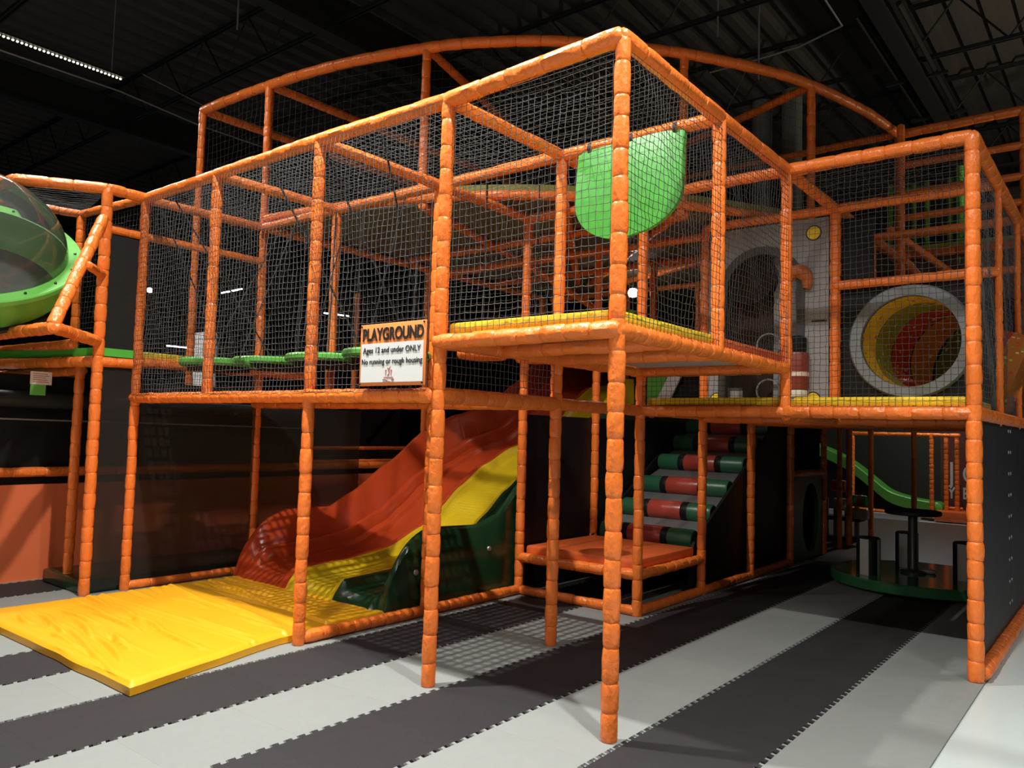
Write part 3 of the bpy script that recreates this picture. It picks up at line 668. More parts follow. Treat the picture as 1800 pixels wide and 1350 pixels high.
LW = [(.80, .05), (.87, .10), (.95, .34), (1.03, .52), (1.24, .63), (1.51, .67), (1.93, .66), (2.23, .80), (2.71, 1.09), (3.28, 1.46), (3.82, 1.68), (4.5, 1.85), (5.0, 2.15), (5.5, 2.5), (6.3, 2.75), (7.1, 2.8)]
ys = [.80 + .20 * k / 14 for k in range(14)] + [1.0 + 6.1 * k / 122 for k in range(123)]
def lw(y): return .05 + .62 * math.sqrt(max(0, 1 - ((1.5 - y) / .60) ** 2)) if y < 1.5 else lerp_tab(LW, y)
def rw(y): return .05 if y <= .86 else .05 + .64 * math.sqrt(max(0, 1 - ((1.4 - y) / .54) ** 2)) if y < 1.4 else lerp_tab(RW, y)
def lane(secf, name, m):
    mb = MB(); K = None
    for y in ys:
        s = secf(y); K = len(s)
        mb.v += [(x, y + dy, z) for x, z, dy in s]
    for i in range(len(ys) - 1):
        for k in range(K - 1): mb.f.append((i * K + k, i * K + k + 1, (i + 1) * K + k + 1, (i + 1) * K + k))
    mb.f.append(tuple(range(K)))
    return build(mb, name, m, SL)
SL = thing('slide', 'wide three lane plastic slide, red, yellow and green, ending on a yellow mat', 'slide', (-3.55, .9, 0))
def front(y): return max(0, 1 - (y - .8) / .3)
def red_sec(y):
    b = lerp_tab(BED, y); e_ = min(1, max(0, (y - .8) / .14)); l = lw(y); bu = .05 * front(y); q_ = min(1, max(0, l - b) / .3)
    return [(-4.64, 0.02, 0), (-4.66, l * .5, -bu), (-4.645, l - .03, -bu * .5), (-4.62, l, 0), (-4.585, l, 0), (-4.56, l - .03, 0), (-4.47, b + (l - b) * .35, 0), (-4.455, b + .155 * q_, 0), (-4.44, b + .18 * q_, 0), (-4.38, b + .185 * q_, 0), (-4.36, b + .165 * q_, 0), (-4.335, b + .07 * q_, 0), (-4.31, b + .055 * q_, 0), (-4.25, b + .05 * q_, 0), (-4.22, b + .01, 0), (-3.98, b - .015, 0), (-3.92, b, 0), (-3.87, b + .04 * e_, 0), (-3.83, b + .075 * e_, 0), (-3.79, b + .08 * e_, 0), (-3.75, b + .08 * e_, 0)]
def yel_sec(y):
    b = lerp_tab(BED, y); e_ = min(1, max(0, (y - .8) / .14))
    return [(-3.75, b + .08 * e_, 0), (-3.70, b + .075 * e_, 0), (-3.66, b + .02 * e_, 0), (-3.60, b, 0), (-3.25, b - .012 * e_, 0), (-3.20, b + .02 * e_, 0), (-3.16, b + .07 * e_, 0), (-3.12, b + .075 * e_, 0)]
def grn_sec(y):
    b = lerp_tab(BED, y); l = rw(y); e_ = min(1, max(0, (y - .8) / .14)); bu = .05 * front(y)
    return [(-3.12, b + .075 * e_, 0), (-3.08, b + .07 * e_, 0), (-3.04, b + .02 * e_, 0), (-3.0, b, 0), (-2.72, b - .01, 0), (-2.66, b + .03, 0), (-2.63, b + (l - b) * .35, 0), (-2.585, l - .03, 0), (-2.565, l, 0), (-2.535, l, 0), (-2.515, l - .03, -bu * .5), (-2.505, l * .5, -bu), (-2.51, .02, 0)]
lane(red_sec, 'red_lane', RED); lane(yel_sec, 'yellow_lane', YEL_PL); lane(grn_sec, 'green_lane', DKGREEN)
build(MB().prism_yz([(4.04, 1.765), (4.10, 1.775), (4.72, 1.86), (4.70, 2.15), (4.40, 2.13), (4.04, 1.80)], -2.62, -2.585).prism_yz([(4.06, 1.78), (4.40, 2.12), (4.42, 2.10), (4.10, 1.76)], -2.585, -2.56), 'yellow_top_wall', YEL_FOAM, SL, smooth=False)
for y, z in ((2.05, .45), (3.35, 1.2), (1.15, .35)): build(MB().lathe((-2.503, y, z), [(.002, .012), (.02, .01), (.025, 0)], 10, 'x'), 'bolt', STEEL, SL)

# yellow mat
def mat_edge(y): return -2.24 - (.29 * min(max((y + 1.23) / 1.15, 0), 1))
CRS = []
for k in range(46):
    CRS.append((random.uniform(-4.5, -2.6), random.uniform(.35, 1.3), random.uniform(-1.2, .85), random.uniform(-.22, .02), random.uniform(-.06, .06), random.uniform(.008, .016), random.uniform(.008, .021)))
def crease(x, y):
    h = 0
    for xc, ln, yc, sl, cv, wd, dp in CRS:
        u_ = (x - xc) / (ln * .5)
        if abs(u_) < 1:
            d_ = y - (yc + sl * (x - xc) + cv * u_ * u_)
            if abs(d_) < .09:
                w_ = (1 - u_ * u_); h += w_ * dp * (-math.exp(-(d_ / wd) ** 2) + .75 * math.exp(-((d_ - .028) / .022) ** 2))
    return h
mb = MB(); NX, NY = 110, 260
for j in range(NY + 1):
    y = -1.24 + 2.14 * j / NY
    for i in range(NX + 1):
        x0, x1 = -4.62 + .02 * (j / NY), mat_edge(y)
        q = i / NX; x = x0 + (x1 - x0) * q
        e = min(min(q, 1 - q) * (x1 - x0), min(j / NY, 1 - j / NY) * 2.14); ed = min(1, e / .05)
        h = .085 - .025 * (1 - ed) ** 2
        h += ed * (crease(x, y) + .004 * mnoise.noise(Vector((x * 1.5, y * 6, 5))))
        cr_d = abs(y + .32 - (x + 2.4) * .03); h -= ed * (.012 * math.exp(-(cr_d / .012) ** 2) - .006 * math.exp(-((cr_d - .03) / .015) ** 2))
        wob = .012 * mnoise.noise(Vector((x * 3, y * 3, 4))) if e < .02 else 0
        mb.v.append((x + wob, y + wob, h))
for j in range(NY):
    for i in range(NX): mb.f.append((j * (NX + 1) + i, j * (NX + 1) + i + 1, (j + 1) * (NX + 1) + i + 1, (j + 1) * (NX + 1) + i))
loop = [i for i in range(NX + 1)] + [(j + 1) * (NX + 1) + NX for j in range(NY)] + [NY * (NX + 1) + i for i in range(NX - 1, -1, -1)] + [j * (NX + 1) for j in range(NY - 1, 0, -1)]
o0 = len(mb.v); nl = len(loop)
for li in loop:
    x, y, z = mb.v[li]; mb.v.append((x, y, .016))
for k in range(nl): mb.f.append((loop[(k + 1) % nl], loop[k], o0 + k, o0 + (k + 1) % nl))
mb.f.append(tuple(o0 + k for k in range(nl)))
LM = build(mb, 'landing_mat', YELLOW); tag(LM, 'thick creased yellow vinyl landing mat on the floor in front of the slide', 'mat')

# ================================================================= ROLLER STAIR + PLATFORM
PL = build(MB().rbox((XC + .05, 2 * G + .03, .37), (-G - .05, 3 * G - .05, .455), .02), 'step_platform', ORANGE_PAD)
tag(PL, 'low square orange vinyl platform at the foot of the roller stair', 'platform')
RS = thing('roller_stair', 'dark climbing stair of striped green, red and black padded rollers between black sides', 'stair', (-1.83, 3.6, 0))
RO_ = [(3.74, .50), (4.16, .72), (4.56, .95), (4.98, 1.19), (5.36, 1.41), (5.70, 1.62)]
rx0, rx1 = -2.36, -1.33
def roller(parent, y, z):
    L = rx1 - rx0; rad = .098; c = ((rx0 + rx1) / 2, y, z)
    o = build(MB().lathe(c, [(.01, -L / 2), (rad * .9, -L / 2), (rad, -L / 2 + .02), (rad, L / 2 - .02), (rad * .9, L / 2), (.01, L / 2)], 28, 'x'), 'roller', DKGREEN_V, parent)
    build(MB().lathe(c, [(rad, -.19), (rad * 1.025, -.185), (rad * 1.025, .185), (rad, .19)], 28, 'x'), 'red_band', RED_V, o)
    for s in (-1, 1): build(MB().lathe((c[0] + s * .22, y, z), [(rad, -.04), (rad * 1.02, -.036), (rad * 1.02, .036), (rad, .04)], 28, 'x'), 'black_band', BLACK_V, o)
for y, z in RO_: roller(RS, y, z)
GTREAD = mat('grey_tread', (.15, .15, .15), .3, .1, 20, .1)
for i, (y, z) in enumerate(RO_):
    yy = y - .02; build(MB().add([(rx0, y - .30, z - .165), (rx1, y - .30, z - .165), (rx1, y - .02, z - .075), (rx0, y - .02, z - .075), (rx0, y - .30, z - .19), (rx1, y - .30, z - .19), (rx1, y - .02, z - .10), (rx0, y - .02, z - .10)],
          [(0, 1, 2, 3), (7, 6, 5, 4), (0, 4, 5, 1), (1, 5, 6, 2), (2, 6, 7, 3), (3, 7, 4, 0)]), 'tread', GTREAD, RS, smooth=False)
    build(MB().box((rx0, y + .085, z - .2), (rx1, y + .1, z + .06)), 'riser', BLACK_V, RS, smooth=False)
for x in (rx0 - .06, rx1 + .03):
    build(MB().prism_yz([(3.55, .03), (5.98, .03), (5.98, 1.72), (5.8, 1.72), (3.62, .50), (3.55, .40)], x, x + .03), 'side_panel', BLACK_V, RS, smooth=False)
# black wall sheets beside the stair and behind the slide
BW = thing('black_partition', 'black vinyl partition sheets along the slide, between slide and roller stair', 'partition', (XC, 4, 0))
build(MB().box((XC - .005, 2 * G + .05, .08), (XC + .005, 3 * G, H1 - .04)), 'vinyl_sheet', BLACK_V, BW, smooth=False)
build(MB().box((XC - .005, 3 * G + .01, .03), (XC + .005, 6.2, H1 - .04)), 'vinyl_sheet', BLACK_V, BW, smooth=False)
build(MB().box((-4.75, 7.25, 0), (-1.25, 7.27, 1.7)), 'vinyl_sheet', BLACK_V, BW, smooth=False)
# stair top board of the deck behind
ST = thing('side_ramp', 'small white and green printed ramp board behind the roller stair, seen through the lower net', 'ramp', (-2.1, 4.5, 1.8))
build(MB().prism_xz([(-2.3, 1.78), (-2.08, 1.78), (-1.86, 2.2), (-2.3, 2.2)], 4.5, 4.53), 'board', WHITE, ST, smooth=False)
build(MB().prism_xz([(-2.29, 1.85), (-2.2, 1.85), (-2.02, 2.19), (-2.29, 2.19)], 4.49, 4.5), 'green_print', GREEN, ST, smooth=False)
build(MB().prism_xz([(-2.06, 1.76), (-1.3, 1.76), (-1.3, 2.6), (-1.6, 2.6)], 4.55, 4.58), 'black_side', BLACK_V, ST, smooth=False)

# green panel with the oval hole
OV = thing('crawl_hole_board', 'dark green upright panel with a large oval crawl hole beside the carousel', 'panel', (-G, 6.73, 0))
y0, y1, z0, z1 = 6.17, 7.3, .02, 1.06; cy, cz, ry, rz = 6.8, .52, .31, .43; n = 40; mb = MB(); A, B = [], []
for k in range(n):
    t = 2 * math.pi * k / n; dy, dz = math.cos(t), math.sin(t)
    s = min(((y1 if dy > 0 else y0) - cy) / dy if abs(dy) > 1e-6 else 1e9, ((z1 if dz > 0 else z0) - cz) / dz if abs(dz) > 1e-6 else 1e9)
    A.append((cy + ry * dy, cz + rz * dz)); B.append((cy + s * dy, cz + s * dz))
for x in (-G - .05, -G): mb.v += [(x, *p_) for p_ in A] + [(x, *p_) for p_ in B]
for k in range(n):
    j = (k + 1) % n; mb.f += [(k, j, n + j, n + k), (2 * n + k, 3 * n + k, 3 * n + j, 2 * n + j), (k, 2 * n + k, 2 * n + j, j), (n + k, n + j, 3 * n + j, 3 * n + k)]
build(mb, 'panel', DKGREEN_V, OV, smooth=False); build(MB().box((-G - .2, 6.2, .02), (-G - .12, 7.3, 1.05)), 'inner_back', BLACK_V, OV, smooth=False)
rail(OV, (-G, 5 * G + .05, 1.08), (-G, 6 * G, 1.08), .04, .2); post(OV, -G, 6 * G + .05, 0, H1, .04)

# ================================================================= CAROUSEL
CX, CY = .25, 5.78
CA = thing('carousel', 'low round green carousel platform under the netted room, with a pole table in the middle', 'carousel', (CX, CY, 0))
build(MB().lathe((CX, CY, .0), [(.02, .03), (.86, .03), (.88, .045), (.88, .125), (.865, .14), (.02, .14)], 64), 'platform', mat('carousel_green', (.05, .22, .085), .12, .05, 6, .1), CA)
build(MB().lathe((CX, CY, .0), [(.5, .0), (.5, .03)], 32), 'turntable', BLACK, CA)
tb = build(MB().lathe((CX - .08, CY - .02, .14), [(.12, 0), (.12, .02), (.05, .04), (.045, .05), (.045, .58), (.09, .60), (.09, .61)], 24), 'table_pole', mat('grey_pole', (.07, .065, .07), .3), CA)
build(MB().lathe((CX - .08, CY - .02, .75), [(.01, -.005), (.26, -.005), (.27, .005), (.27, .03), (.26, .04), (.01, .04)], 40), 'table_top', BLACK, CA)
def stool(c, lab):
    t = thing('stool', lab, 'stool', c, 'striped carousel stools')
    n = 8; Rr = .115
    for k in range(n):
        a0, a1 = 2 * math.pi * k / n + .25, 2 * math.pi * (k + 1) / n + .25
        arc = [(c[0] + Rr * math.cos(a0 + (a1 - a0) * q / 4), c[1] + Rr * math.sin(a0 + (a1 - a0) * q / 4)) for q in range(5)]
        build(MB().prism([(c[0], c[1])] + arc, c[2], c[2] + .36), 'stripe', STRIPE_W if k % 2 else STRIPE_B, t)
    build(MB().lathe(c, [(.01, .375), (.1, .375), (.115, .36), (.115, .358)], 24), 'seat', CHAR_V, t)
    return t
s0 = stool((-.16, 5.34, .14), 'black and white striped stool on the carousel, the one beside the slim dark post')
dup(s0, (.02, 6.2, .14), 'black and white striped stool on the carousel, partly behind the central table pole')
dup(s0, (.66, 5.72, .14), 'black and white striped stool on the carousel, nearest the thick corner post')
b_ = build(MB().lathe((.3, 5.86, .14), [(.01, 0), (.06, .005), (.075, .02), (.06, .035), (.01, .04)], 20), 'white_disc', STRIPE_W); tag(b_, 'small round white cap lying on the carousel beside the pole', 'cap')

# ================================================================= CURVED BALCONY
T5 = thing('curved_balcony', 'upper orange balcony with a long curved roof rail rising behind the tower', 'climbing frame', (-3, 3, 2))
ctrl = [(-6.25, 1.21), (-5.63, 1.22), (-5.03, 1.26), (-4.45, 1.32), (-3.89, 1.42), (-3.1, 1.65), (-2.6, 1.88), (-1.96, 2.32), (-1.22, 3.12), (-.72, 3.91), (-.48, 4.46), (-.22, 5.41), (-.08, 6.32)]
def spline(c, n=6):
    out = []
    for i in range(len(c) - 1):
        p0, p1, p2, p3 = c[max(i - 1, 0)], c[i], c[i + 1], c[min(i + 2, len(c) - 1)]
        for k in range(n):
            t = k / n; out.append(tuple(.5 * ((2 * p1[d]) + (-p0[d] + p2[d]) * t + (2 * p0[d] - 5 * p1[d] + 4 * p2[d] - p3[d]) * t * t + (-p0[d] + 3 * p1[d] - 3 * p2[d] + p3[d]) * t ** 3) for d in (0, 1)))
    out.append(c[-1]); return out
arc = spline(ctrl)
build(MB().padded([(x, y, TT) for x, y in arc], .05, .24, n=12), 'roof_rail', ORANGE, T5, label='long curved padded roof rail')
build(MB().padded([(x, y, 3.62) for x, y in arc[12:]], .045, .2, n=10), 'deck_rail', ORANGE, T5)
mb = MB(); e = arc[29:]
o_ = len(e)
for z in (3.66, 3.72):
    mb.v += [(x, y, z) for x, y in e]
for z in (3.66, 3.72):
    mb.v += [(x + (-4.37 - x) * .02, y + (6.16 - y) * .02, z) for x, y in e]
for i in range(o_ - 1):
    mb.f += [(i, i + 1, o_ + i + 1, o_ + i), (2 * o_ + i, 3 * o_ + i, 3 * o_ + i + 1, 2 * o_ + i + 1), (o_ + i, o_ + i + 1, 3 * o_ + i + 1, 3 * o_ + i), (i, 2 * o_ + i, 2 * o_ + i + 1, i + 1)]
build(mb, 'edge_pad', mat('olive_yellow_foam', (.22, .20, .03), .6), T5)
poly = [(x + (-4.37 - x) * .02, y + (6.16 - y) * .02) for x, y in arc[12:]] + [(-.1, 7.2), (-4.9, 7.2)]
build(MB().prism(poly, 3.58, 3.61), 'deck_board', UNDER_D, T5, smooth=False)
ctr = Vector((-4.37, 6.16, 0))
for x, y in ((-3.1, 1.65), (-1.96, 2.32), (-1.22, 3.12), (-.48, 4.46)):
    rail(T5, (x, y, 3.55), tuple(Vector((x, y, 3.55)).lerp(Vector((ctr.x, ctr.y, 3.55)), .85)), .044, .2)
rail(T5, (-4.9, 3.2, 3.54), (-1.2, 3.2, 3.54), .044, .2); rail(T5, (-4.9, 4.9, 3.54), (-.35, 4.9, 3.54), .044, .2)
post(T5, -6.25, 1.21, 0, TT); post(T5, XD, 1.26, 0, TT, x1=-5.03); post(T5, -3.1, 1.65, 3.6, TT); post(T5, -.48, 4.46, H1, TT); post(T5, -.08, 6.3, H1, TT); post(T5, 1.14, 6.3, H1, TT)
post(T5, -1.22, 3.14, 3.6, TT, .04)
rail(T5, (-6.25, 1.21, TT), (-6.1, 5.5, TT), .045, .25); rail(T5, (-5.03, 1.26, TT), (-4.9, 6, TT), .045, .25)
rail(T5, (-3.1, 1.65, TT), tuple(Vector((-3.1, 1.65, TT)).lerp(Vector((ctr.x, ctr.y, TT)), .8)), .042, .25); rail(T5, (-.48, 4.46, TT), tuple(Vector((-.48, 4.46, TT)).lerp(Vector((ctr.x, ctr.y, TT)), .8)), .045, .25)
rail(T5, (-.08, 6.32, TT), (2.6, 6.3, TT), .048, .25); rail(T5, (-.08, 6.3, TT), (-3.2, 6.35, TT), .042, .25)
rail(T5, (-.08, 6.3, 4.67), (2.6, 6.3, 4.67), .04, .25); rail(T5, (-.08, 6.3, 4.34), (2.6, 6.3, 4.34), .04, .25); rail(T5, (-.08, 6.3, 4.06), (2.6, 6.3, 4.06), .04, .25)
rail(T5, (-3.1, 1.68, 4.4), (-.6, 4.4, 4.4), .03, .25) if False else None
def arcnet(i0, i1):
    (x0, y0), (x1, y1) = arc[i0], arc[i1]
    net(T5, (x0, y0, 3.76), (x1 - x0, y1 - y0, 0), (0, 0, TT - 3.82), cell=.08, rad=.0015, m=NETD)
for i in range(12, 72, 6): arcnet(i, i + 6)
net(T5, (-6.2, 1.22, HT), (1.2, .04, 0), (0, 0, TT - HT - .05), cell=.08, rad=.0014, m=NETD)
# upright grey columns inside the balcony
for x, y, zt, lab in ((-1.75, 6.45, 5.9, 'tall grey column inside the upper balcony, the one further from the curved rail post'), (-1.36, 6.45, 5.95, 'tall grey column inside the upper balcony, close to the curved rail post')):
    c = build(MB().lathe((x, y, 1.9), [(.01, 0), (.125, 0), (.125, zt - 1.9), (.01, zt - 1.9)] if False else [(.01, 0)] + [(.122 + (.004 if k % 2 else 0), .01 + k * (zt - 1.92) / 14) for k in range(15)] + [(.01, zt - 1.9)], 20), 'column', COLM)
    tag(c, lab, 'column', 'tall grey columns in the balcony'); c['kind'] = 'thing'
# back rooms of the upper level: dark infill, diagonal struts, red rear posts
T6 = thing('rear_frame', 'dim red-orange padded posts and struts of the rear climbing level under the balcony', 'climbing frame', (-3, 5, 0))
for x, y, z0_, z1_ in ((-2 * G, 4 * G, H1, HT), (-2 * G, 5 * G, H1, HT), (XD, 3 * G, 0, HT), (XD, 5 * G, 0, HT), (-4 * G, 6.2, 0, HT), (-G, 5 * G, H1, HT), (-3 * G, 6.3, H1, HT), (-6.7, 3.95, 0, 3.4)):
    post(T6, x, y, z0_, z1_, .042)
for a, b in (((-4.9, 3 * G, HT - .08), (-G, 3 * G, HT - .08)), ((-3.3, 3 * G, 3.35), (-2.6, 5.6, 2.5)), ((-4.9, 6.2, HT), (-G, 6.2, HT)), ((-4.9, 6.25, H2), (-G, 6.25, H2))):
    rail(T6, a, b, .04, .22)
build(MB().box((-4.9, 7.2, H1), (-.1, 7.22, 3.55)), 'shade_cloth_wall', CLOTH_D, T6, smooth=False)
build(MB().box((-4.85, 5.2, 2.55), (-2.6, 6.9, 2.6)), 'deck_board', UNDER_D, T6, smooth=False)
net(T6, (-4.9, 6.15, H2), (3.6, 0, 0), (0, 0, 1.4), cell=.08, rad=.0016, m=NETD)
LB = build(MB().rbox((-3.9, 5.9, 2.62), (-3.3, 6.0, 3.2), .03), 'foam_block', LIME); tag(LB, 'dull lime and cream foam block on the rear deck behind the nets', 'foam block')
GB = build(MB().rbox((-3.6, 4.3, 2.45), (-3.35, 4.5, 2.6), .05), 'foam_roll', GREEN_FOAM); tag(GB, 'small green foam roll fixed below the rear deck beams', 'foam roll')

# ================================================================= FAR RIGHT: green padded tower and far slide corner
T7 = thing('green_tower', 'distant tower of green padded posts behind the netted room', 'climbing frame', (-.2, 8.5, 0))
for x, z1_ in ((-.67, 5.15), (-.36, 5.1), (-.20, 5.1), (.08, 5.1), (.2, 5.25)): post(T7, x, 8.5, H1, z1_, .035 if x < .1 else .05, .12, m=LIME if x < .15 else GREEN)
for z in (5.05, 4.9): rail(T7, (-.67, 8.5, z), (.2, 8.5, z - .05), .03, .15, m=LIME)
build(MB().box((-.6, 8.4, 4.14), (1.6, 9.6, 4.2)), 'deck_mat', mat('lime_foam', (.4, .45, .05), .6), T7, smooth=False)
rail(T7, (-.65, 8.38, 4.08), (1.6, 8.38, 4.08), .06, .3); build(MB().box((-.6, 8.45, 3.4), (1.6, 8.5, 4.05)), 'riser_panel', mat('dull_brown_panel', (.11, .045, .025), .6), T7, smooth=False)
build(MB().box((-2.4, 9.7, H1), (1.7, 9.73, 5.2)), 'shade_cloth_wall', CLOTH_D, T7, smooth=False)
net(T7, (-.65, 8.45, 4.2), (.85, 0, 0), (0, 0, .9), cell=.07, rad=.0025)
rail(T7, (-.5, 7.6, 4.3), (.3, 8.4, 3.6), .05, .2); rail(T7, (.03, 6.1, HT), (.35, 7.6, 2.95), .05, .2)

SW = thing('swirl_tunnel', 'curved tunnel wall with red, yellow and green flecks beyond the right corner post', 'tunnel', (1.02, 5.1, 2.1))
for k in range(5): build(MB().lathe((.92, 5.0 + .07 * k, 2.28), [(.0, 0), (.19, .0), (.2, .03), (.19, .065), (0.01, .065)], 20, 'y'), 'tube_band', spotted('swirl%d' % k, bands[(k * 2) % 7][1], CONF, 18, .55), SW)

FS = thing('far_slide', 'small bright green slide far back behind the carousel, ending beside an orange post', 'slide', (-1.8, 13.6, 0))
ft = [(-3.4, 1.45), (-2.9, 1.25), (-2.51, 1.02), (-2.2, .78), (-1.87, .53), (-1.5, .42), (-1.25, .38), (-1.05, .36)]
mb = MB(); sp = spline(ft, 6)
for x, z in sp: mb.v += [(x, 13.6, z - .22), (x, 13.58, z - .02), (x, 13.6, z), (x, 13.63, z), (x, 13.66, z - .16), (x, 14.0, z - .16), (x, 14.03, z), (x, 14.06, z - .02), (x, 14.06, z - .22)]
K = 9
for i in range(len(sp) - 1):
    for k in range(K - 1): mb.f.append((i * K + k, i * K + k + 1, (i + 1) * K + k + 1, (i + 1) * K + k))
    mb.f.append((i * K + K - 1, i * K, (i + 1) * K, (i + 1) * K + K - 1))
build(mb, 'chute', GREEN, FS); build(MB().lathe((-1.04, 13.6, .24), [(.01, 0), (.08, 0), (.12, .03), (.12, .42), (.1, .46), (.01, .46)], 18, 'y'), 'end_roll', GREEN, FS)
build(MB().prism_xz([(-3.3, .05), (-1.2, .05), (-1.2, .16), (-1.8, .25), (-2.5, .78), (-3.3, 1.2)], 13.7, 13.95), 'side_skirt', BLACK_V, FS, smooth=False)
T8 = thing('far_climbing_structure', 'far bright orange frame around the small green slide', 'climbing frame', (-1.8, 13.5, 0))
for x in (-1.08, -.865, -.68): post(T8, x, 13.5 if x < -1 else 13.7, .1, 1.68, .04, .1)
post(T8, -2.52, 13.5, .1, 1.68, .04, .1)
rail(T8, (-2.52, 13.5, 1.65), (-.6, 13.5, 1.65), .04, .16); rail(T8, (-2.5, 13.5, .12), (-1.08, 13.5, .1), .045, .2); rail(T8, (-.9, 13.75, .26), (-.6, 13.75, .26), .03, .2)
build(MB().rbox((-1.02, 13.35, .02), (.6, 14.1, .22), .03), 'base_pad', ORANGE_PAD, T8)
build(MB().box((-3.2, 13.2, .0), (-1.25, 13.4, .10)), 'base_step', mat('pale_step', (.45, .42, .40), .5), T8, smooth=False)
MW = thing('lettered_wall', 'dark maroon wall panel with large white painted letters, far behind the orange posts', 'wall panel', (-.3, 14.6, 0))
build(MB().box((-1.12, 14.6, 0), (1.8, 14.65, 1.75)), 'panel', MAROON, MW, smooth=False)
for s_, x_, z_, sz_ in (('J', -.97, .72, .58), ('C', -.73, .74, .46), ('Y', -.99, .40, .32), ('E', -.73, .40, .32)):
    text(MW, s_, (x_, 14.59, z_), sz_, WHITEPAINT, sx=.7, bold=.008)
build(MB().box((-3.5, 14.7, 0), (-1.12, 14.75, 1.9)), 'panel', mat('dark_olive_panel', (.03, .033, .025), .5), MW, smooth=False)
build(MB().box((-.5, 14.4, 1.38), (-.42, 14.55, 1.66)), 'wall_speaker', BLACK, MW, smooth=False)
CB = thing('crate_stack', 'low stack of pale wooden boxes in the dark beside the carousel', 'crate', (-1.6, 9.05, 0))
woodm = mat('dull_crate', (.22, .19, .14), .7, .1, 10, .1)
build(MB().box((-1.72, 9.0, .02), (-1.2, 9.3, .06)).box((-1.72, 9.0, .30), (-1.2, 9.3, .36)), 'shelf', BROWN, CB, smooth=False)
for x in (-1.72, -1.58, -1.42, -1.28): build(MB().box((x, 9.0, .06), (x + .06, 9.05, .30)).box((x, 9.0, .36), (x + .06, 9.05, .62)), 'upright', woodm, CB, smooth=False)
def small_roll(name, c, rr, L, m, lab, band=None):
    o = thing(name, lab, 'foam roller', c); build(MB().lathe(c, [(.01, -L / 2), (rr * .9, -L / 2), (rr, -L / 2 + .015), (rr, L / 2 - .015), (rr * .9, L / 2), (.01, L / 2)], 20, 'x'), 'roll', m, o)
    if band: build(MB().lathe((c[0] + .03, c[1], c[2]), [(rr, -.03), (rr * 1.03, -.025), (rr * 1.03, .025), (rr, .03)], 20, 'x'), 'band', band, o)
small_roll('foam_roller', (-1.48, 8.92, .82), .085, .2, ORANGE_PAD, 'orange and green foam roller end, the higher one in the dark corner', GREEN)
small_roll('foam_roller', (-1.45, 8.9, .55), .09, .18, STRIPE_W, 'white foam roller end under the orange one in the dark corner')
small_roll('foam_roller', (-1.20, 8.9, .62), .085, .24, GREEN_FOAM, 'green and red foam roller end between two dark posts', RED_V)
small_roll('foam_roller', (-1.18, 8.9, .43), .08, .24, STRIPE_W, 'white foam roller end below the green one, between two dark posts')

# ================================================================= LEFT BACK: orange dado, notice, rolled vinyl, base box
OW = thing('orange_partition', 'orange lower partition wall with a padded top rail at the far left', 'partition', (-5.95, 1, 0))
build(MB().box((-6.0, -3, .0), (-5.95, 4.2, .885)), 'panel', ORWALL, OW, smooth=False); rail(OW, (-5.93, -3, 1.0), (-5.93, 4.2, 1.0), .045, .3); build(MB().box((-6.06, -3, .885), (-6.0, 4.2, 1.9)), 'upper_sheet', BLACK_V, OW, smooth=False)
RV = build(MB().sweep([(-5.86, -3, 1.66), (-5.86, -.9, 1.67), (-5.87, .2, 1.65), (-5.86, 2.6, 1.64)], [.07, .075, .068, .07], 16), 'rolled_vinyl', CHAR_V); tag(RV, 'grey rolled up vinyl sheet tied along the wall under the pod bay', 'vinyl roll')
WP = build(MB().sweep([(-5.85, -3, 1.50), (-5.85, 2.6, 1.46)], .008, 6), 'wall_cable', STEEL); tag(WP, 'thin pale cable running below the rolled grey vinyl', 'cable')
NT = thing('notice', 'small pale paper notice with a green tab hanging under the pod bay', 'notice', (-5.58, -.55, 1.78))
build(MB().box((-5.58, -.63, 1.795), (-5.575, -.455, 1.91)), 'paper', PINK, NT, smooth=False); build(MB().box((-5.583, -.625, 1.70), (-5.578, -.50, 1.80)), 'green_tab', GREEN, NT, smooth=False)
for k in range(5): build(MB().box((-5.575, -.61, 1.815 + k * .018), (-5.5745, -.48 - .012 * (k % 3), 1.822 + k * .018)), 'text_line', LOGO, NT, smooth=False)
DB = build(MB().rbox((-5.8, -.35, .015), (-5.0, 1.6, .13), .02), 'floor_box', DKGREEN); tag(DB, 'low dark green vinyl block on the floor behind the black mesh', 'floor block')
WB = build(MB().rbox((-7.45, 1.9, 0), (-7.2, 2.1, 2.65), .02), 'white_pillar', WHITE); tag(WB, 'square white pillar glimpsed through the bridge net beside a padded post', 'pillar')
# dark ramp frame behind the slide
T9 = thing('ramp_frame', 'dark ramp frame with two netted orange rails behind the red slide wall', 'frame', (-6, 3.4, 0))
for z in (1.22, 1.05): rail(T9, (-6.0, 2.6, z), (-6.0, 5.5, z), .025, .1)
for y in (2.7, 3.6, 4.5): build(MB().box((-6.05, y, 1.3), (-6.0, y + .06, 1.36)).add([(-6.05, y, 1.3), (-6.0, y, 1.3), (-6.0, y + .8, 2.1), (-6.05, y + .8, 2.1), (-6.05, y + .06, 1.26), (-6.0, y + .06, 1.26), (-6.0, y + .86, 2.06), (-6.05, y + .86, 2.06)], [(0, 1, 2, 3), (4, 7, 6, 5), (0, 3, 7, 4), (1, 5, 6, 2)]), 'strut', CHAR_V, T9, smooth=False)
build(MB().box((-6.02, 2.6, .95), (-5.99, 5.5, .96)), 'ledge', STEEL, T9, smooth=False)
net(T9, (-6.0, 2.6, 1.03), (0, 2.8, 0), (0, 0, .2), cell=.05)

